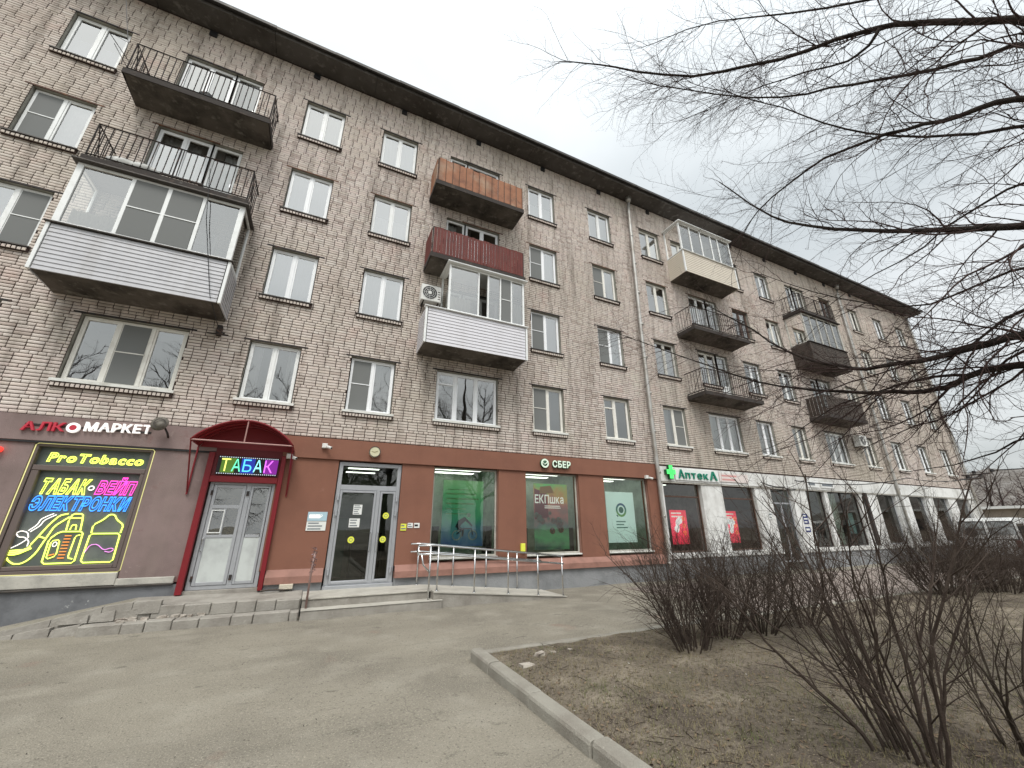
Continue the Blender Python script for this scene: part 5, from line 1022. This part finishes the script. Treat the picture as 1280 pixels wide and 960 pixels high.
def place_tree(ms, x, y, s, rz, label, grp):
    t = thing('bare_tree', label, 'tree', grp); t.location = (x, y, 0); t.rotation_euler = (0, 0, rz); t.scale = (s, s, s); link('trunk', ms[0], t); link('crown', ms[1], t)
for (ms, x, y, s, rz, lb) in ((mA, -9, -24, 1.05, 0, 'leafless tree left behind the viewer, seen mirrored in the left windows'), (mB_, -2, -27, 1.15, 1, 'leafless tree behind the viewer, mirrored in the middle windows'), (mA, 5, -23, 1, 2, 'leafless tree right behind the viewer, mirrored in the middle windows'), (mB_, -16, -22, 1, 3, 'leafless tree far left behind the viewer'), (mA, 14, -26, 1.1, 4, 'leafless tree behind the lawn bed opposite the pharmacy'), (mB_, -6, -20, .95, 5, 'leafless tree close behind the viewer on the left'), (mA, 1.5, -21, .9, 2.5, 'leafless tree directly behind the viewer')):
    place_tree(ms, x, y, s, rz, lb, 'leafless trees across the yard')
for k in range(24):
    x = 74+rnd.uniform(0, 16); y = 24-k*1.6+rnd.uniform(-1, 1)
    place_tree(mC, x, y, rnd.uniform(1.0, 1.35), rnd.random()*6, 'distant leafless tree on the skyline beyond the low pale roofed building', 'distant trees beyond the block')

grid_sheet('hill', 110, 260, -60, 140, 40, 60, lambda x, y: max(-.5, 17*math.sin(math.pi*min(1, (x-110)/150))**1.0*(.8+.2*math.sin(y*.05))+1.2*mnoise((x, y, 0), .12)), mat('bare wooded hillside', (.13, .115, .1), .95, noise=[(.25, (.22, .205, .19), .45, .65), (1.2, (.07, .06, .052), .45, .65)]), kind='structure')
# leaves, litter and dead grass
def scatter(name, n, m, fx, size, seed, blade=False):
    g = random.Random(seed); q = MB()
    for k in range(n):
        x, y = fx(g); z = (zbed(x, y) if x > BX0 and y < BY1 else zroad(x, y))+.004; s_ = g.uniform(*size)
        if blade:
            a = g.random()*6.28; l_ = Vector((math.cos(a)*s_*.7, math.sin(a)*s_*.7, s_)); e = Vector((-math.sin(a), math.cos(a), 0))*.0022; p = Vector((x, y, z-.005)); i = len(q.v); q.v += [tuple(p-e), tuple(p+e), tuple(p+l_)]; q.f.append((i, i+1, i+2))
        else:
            a = g.random()*6.28; u_ = Vector((math.cos(a), math.sin(a), g.uniform(-.3, .5)))*s_; v_ = Vector((-math.sin(a), math.cos(a), g.uniform(-.2, .4)))*s_*.5; p = Vector((x, y, z+.003)); q.quad(tuple(p-u_), tuple(p-v_), tuple(p+u_), tuple(p+v_))
    return q.build(name, m, None, kind='stuff')
def bedpt(g):
    while True:
        r_ = 3.0*math.exp(g.random()*1.9); a = g.uniform(.25, 1.9); x = r_*math.sin(a); y = -10.8+r_*math.cos(a)
        if x > BX0+.05 and y < BY1-.06 and x < 30: return x, y
tag(scatter('dead_leaves', 5000, mat('dead leaf', (.22, .16, .105), .9, noise=(12, (.09, .06, .04), .4, .65)), bedpt, (.01, .026), 31), 'scattered brown dead leaves on the bare soil bed', 'leaves')
tag(scatter('dry_grass', 70000, mat('dry grass', (.2, .17, .095), .9, noise=(1.5, (.1, .115, .04), .45, .65)), bedpt, (.015, .05), 32, True), 'thin trodden dry grass over the soil bed', 'grass')
tag(scatter('pale_litter', 130, mat('pale litter', (.55, .53, .48), .8), bedpt, (.006, .018), 33), 'small pale scraps of litter strewn over the bed', 'litter')
def roadpt(g): return g.uniform(-8, 12), g.uniform(-9.5, -1.6)
tag(scatter('road_grit', 1100, mat('dark grit', (.07, .06, .05), .9), roadpt, (.004, .014), 34), 'dark leaf scraps and grit scattered over the forecourt', 'grit')
g = random.Random(9); q = MB()
for k in range(420):
    x, y = bedpt(g); a = g.random()*6.28; l_ = g.uniform(.05, .28); p = Vector((x, y, zbed(x, y)+.012)); m_ = p+Vector((math.cos(a), math.sin(a), .0))*l_*.5+Vector((0, 0, g.uniform(0, .02))); a += g.uniform(-.6, .6); e = m_+Vector((math.cos(a), math.sin(a), 0))*l_*.5; q.tube([p, m_, e], [.0035, .003, .0015], 3, cap=False)
tag(q.build('fallen_twigs', M_SHR2, None, kind='stuff'), 'thin fallen twigs strewn over the soil bed', 'twigs')
g = random.Random(5)
for k, (s_, lb) in enumerate([(.075, 'largest pale stone lying on the soil near the kerb corner'), (.055, 'second largest pale stone near the kerb corner'), (.04, 'small pale stone on the soil near the kerb corner'), (.028, 'smallest of the pale stones near the kerb corner')]):
    x, y = 2.5+.27*k+g.random()*.1, -5.55-g.random()*.35; q = MB(); q.hexa([(x+dx*s_*g.uniform(.7, 1.2), y+dy*s_*g.uniform(.6, 1), zbed(x, y)-.02 if z_ == 0 else zbed(x, y)+s_*g.uniform(.3, .6)) for z_ in (0, 1) for dx, dy in ((-1, -1), (1, -1), (1, 1), (-1, 1))]); tag(q.build('stone', MRB), lb, 'stone', 'pale stones near the kerb corner')

# ---------------- vehicles and the far end ----------------
def vehicle(name, label, cat, prof, wid, paint, loc, rz, rear, wheels, side):
    t = thing(name, label, cat); t.location = loc; t.rotation_euler = (0, 0, rz)
    q = MB(); n = len(prof); secs = []
    for (yy_, s_) in ((-wid/2, .94), (-wid/2+.06, 1), (wid/2-.06, 1), (wid/2, .94)):
        secs.append([(x*(1 if s_ == 1 else .985), yy_*(1-.1*max(0, (z-.9))), .25+(z-.25)*(1 if s_ == 1 else .985)) for x, z in prof])
    for s_ in secs: q.v += s_
    for k in range(3):
        for j in range(n): a = k*n+j; b = k*n+(j+1) % n; q.f.append((a, b, b+n, a+n))
    q.f.append(tuple(range(n))[::-1]); q.f.append(tuple(range(3*n, 4*n))); q.build('body', paint, t, True).data.polygons.foreach_set('use_smooth', [False]*len(q.f))
    mg = mat('car glass', (.02, .025, .03), .05, spec=.8)
    for pts in rear: 
        qq = MB(); qq.poly(pts); qq.build('rear_window', mat('rear glass painted reflections', (.33, .35, .35), .12, noise=(5, (.12, .13, .13), .42, .6)) if cat == 'van' else mg, t)  # reflections are painted into the van's panes as pale mottling
        c_ = sum((Vector(p) for p in pts), Vector())/len(pts); P = [Vector(p) for p in pts]; fr = MB(); fr.tube(P+[P[0]], .022, 4); fr.build('window_seal', M_BLACK, t)
    for s_ in (-1, 1):
        for pts in side: qq = MB(); qq.poly([(x, s_*(wid/2+.004)*(1-.1*max(0, z-.9)), z) for x, z in pts]); qq.build('side_window', mg, t)
        for wx in wheels:
            ty = MB(); ty.cyl((wx, s_*(wid/2-.1)-.1, .31), (0, 1, 0), .31, .2, 20); ty.build('tyre', M_BLACK, t, True); rm = MB(); rm.cyl((wx, s_*(wid/2-.0)-.01, .31), (0, 1, 0), .19, .025, 14); rm.build('rim', M_ALU, t)
        l_ = MB(); l_.box(-.03, .03, s_*(wid/2-.12)-.07, s_*(wid/2-.12)+.07, .75, 1.05); l_.build('tail_light', mat('red lamp glass', (.12, .02, .02), .3), t)
    b_ = MB(); b_.cbox(-.08, .02, -wid/2+.05, wid/2-.05, .35, .5, .02); b_.build('bumper', mat('grey bumper', (.2, .2, .2), .6), t); return t
WP = mat('white car paint', (.66, .67, .66), .3, noise=(3, (.5, .5, .48), .5, .8))
van = vehicle('white_van', 'white van standing beyond the shrubs with two tall rear windows', 'van', [(.02, .32), (-.02, .6), (0, 1.1), (.08, 1.8), (.2, 1.93), (2.8, 1.93), (3.3, 1.75), (3.9, 1.1), (4.5, .95), (4.6, .6), (4.55, .32)], 1.74, WP, (25.6, -3.2, 0), math.atan2(7.6, 25.6)*.4,
    [[(.0, -.8, 1.08), (.0, -.06, 1.08), (.07, -.06, 1.78), (.07, -.78, 1.78)], [(.0, .06, 1.08), (.0, .8, 1.08), (.07, .78, 1.78), (.07, .06, 1.78)]], (.85, 3.7), [[(.4, 1.1), (1.9, 1.1), (1.9, 1.7), (.45, 1.7)], [(2.0, 1.1), (3.6, 1.1), (3.2, 1.65), (2.0, 1.7)]])
q = MB(); q.cyl((-.1, .45, 1.35), (1, 0, 0), .19, .05, 18); q.build('round_emblem', M_BLACK, van)
vehicle('parked_car', 'pale blue parked car beyond the van at the right edge', 'car', [(.0, .32), (-.02, .7), (.1, 1.0), (.7, 1.42), (2.4, 1.45), (3.2, 1.0), (4.2, .85), (4.3, .35)], 1.7, mat('pale blue paint', (.35, .42, .5), .3), (43, -.6, 0), .2,
    [[(.12, -.65, 1.0), (.12, .65, 1.0), (.62, .6, 1.38), (.62, -.6, 1.38)]], (.75, 3.5), [[(.75, 1.0), (1.7, 1.0), (1.7, 1.35), (.9, 1.35)], [(1.8, 1.0), (3.0, 1.0), (2.4, 1.36), (1.8, 1.36)]])
t = thing('low_building', 'low beige building with a long pale flat roof far at the right edge', 'building'); bxo('wall', mat('beige render', (.3, .25, .2), .9, noise=(.6, (.2, .17, .14), .4, .7)), t, 62, 72, -20, 14, -.1, 3.2); bxo('roof', mat('pale flat roof', (.6, .6, .58), .7), t, 61.5, 72.5, -20.5, 14.5, 3.2, 3.45, c=.05)
for k in range(8): w__ = bxo('window', M_BLACK, t, 61.97, 62.02, -17+k*3.8, -15.6+k*3.8, 1.2, 2.4); 
# lamp pole and wires at the far corner
t = thing('wire_bracket', 'dark bracket with insulators and wires reaching out from the far corner', 'bracket'); q = MB(); q.tube([(35.6, -.05, 4.5), (35.9, -1.3, 4.55)], .04, 6); q.tube([(34.5, -.05, 4.2), (34.7, -1.1, 4.2)], .04, 6); q.build('arm', M_DARKM, t)
for (x, y, z) in ((35.9, -1.3, 4.6), (35.7, -.6, 4.58), (34.7, -1.1, 4.25), (34.6, -.6, 4.22)): q = MB(); q.cyl((x, y, z), (0, 0, 1), .09, .16, 8); q.build('insulator', M_BLACK, t)
cable([(35.9, -1.3, 4.7), (38, -8, 4.9), (40, -18, 5.2)], 'upper black wire running from the far corner to the right', .03, .1); cable([(34.7, -1.1, 4.35), (28, -.3, 4.0), (18.3, -.25, 3.45)], 'thin black wire along the far white fascia', .02, .25)
cable([(16.2, -.14, 3.3), (17.3, -.35, 3.12), (18.4, -.14, 3.1)], 'dark cable loop under the white fascia above the glazed door', .025, .05)
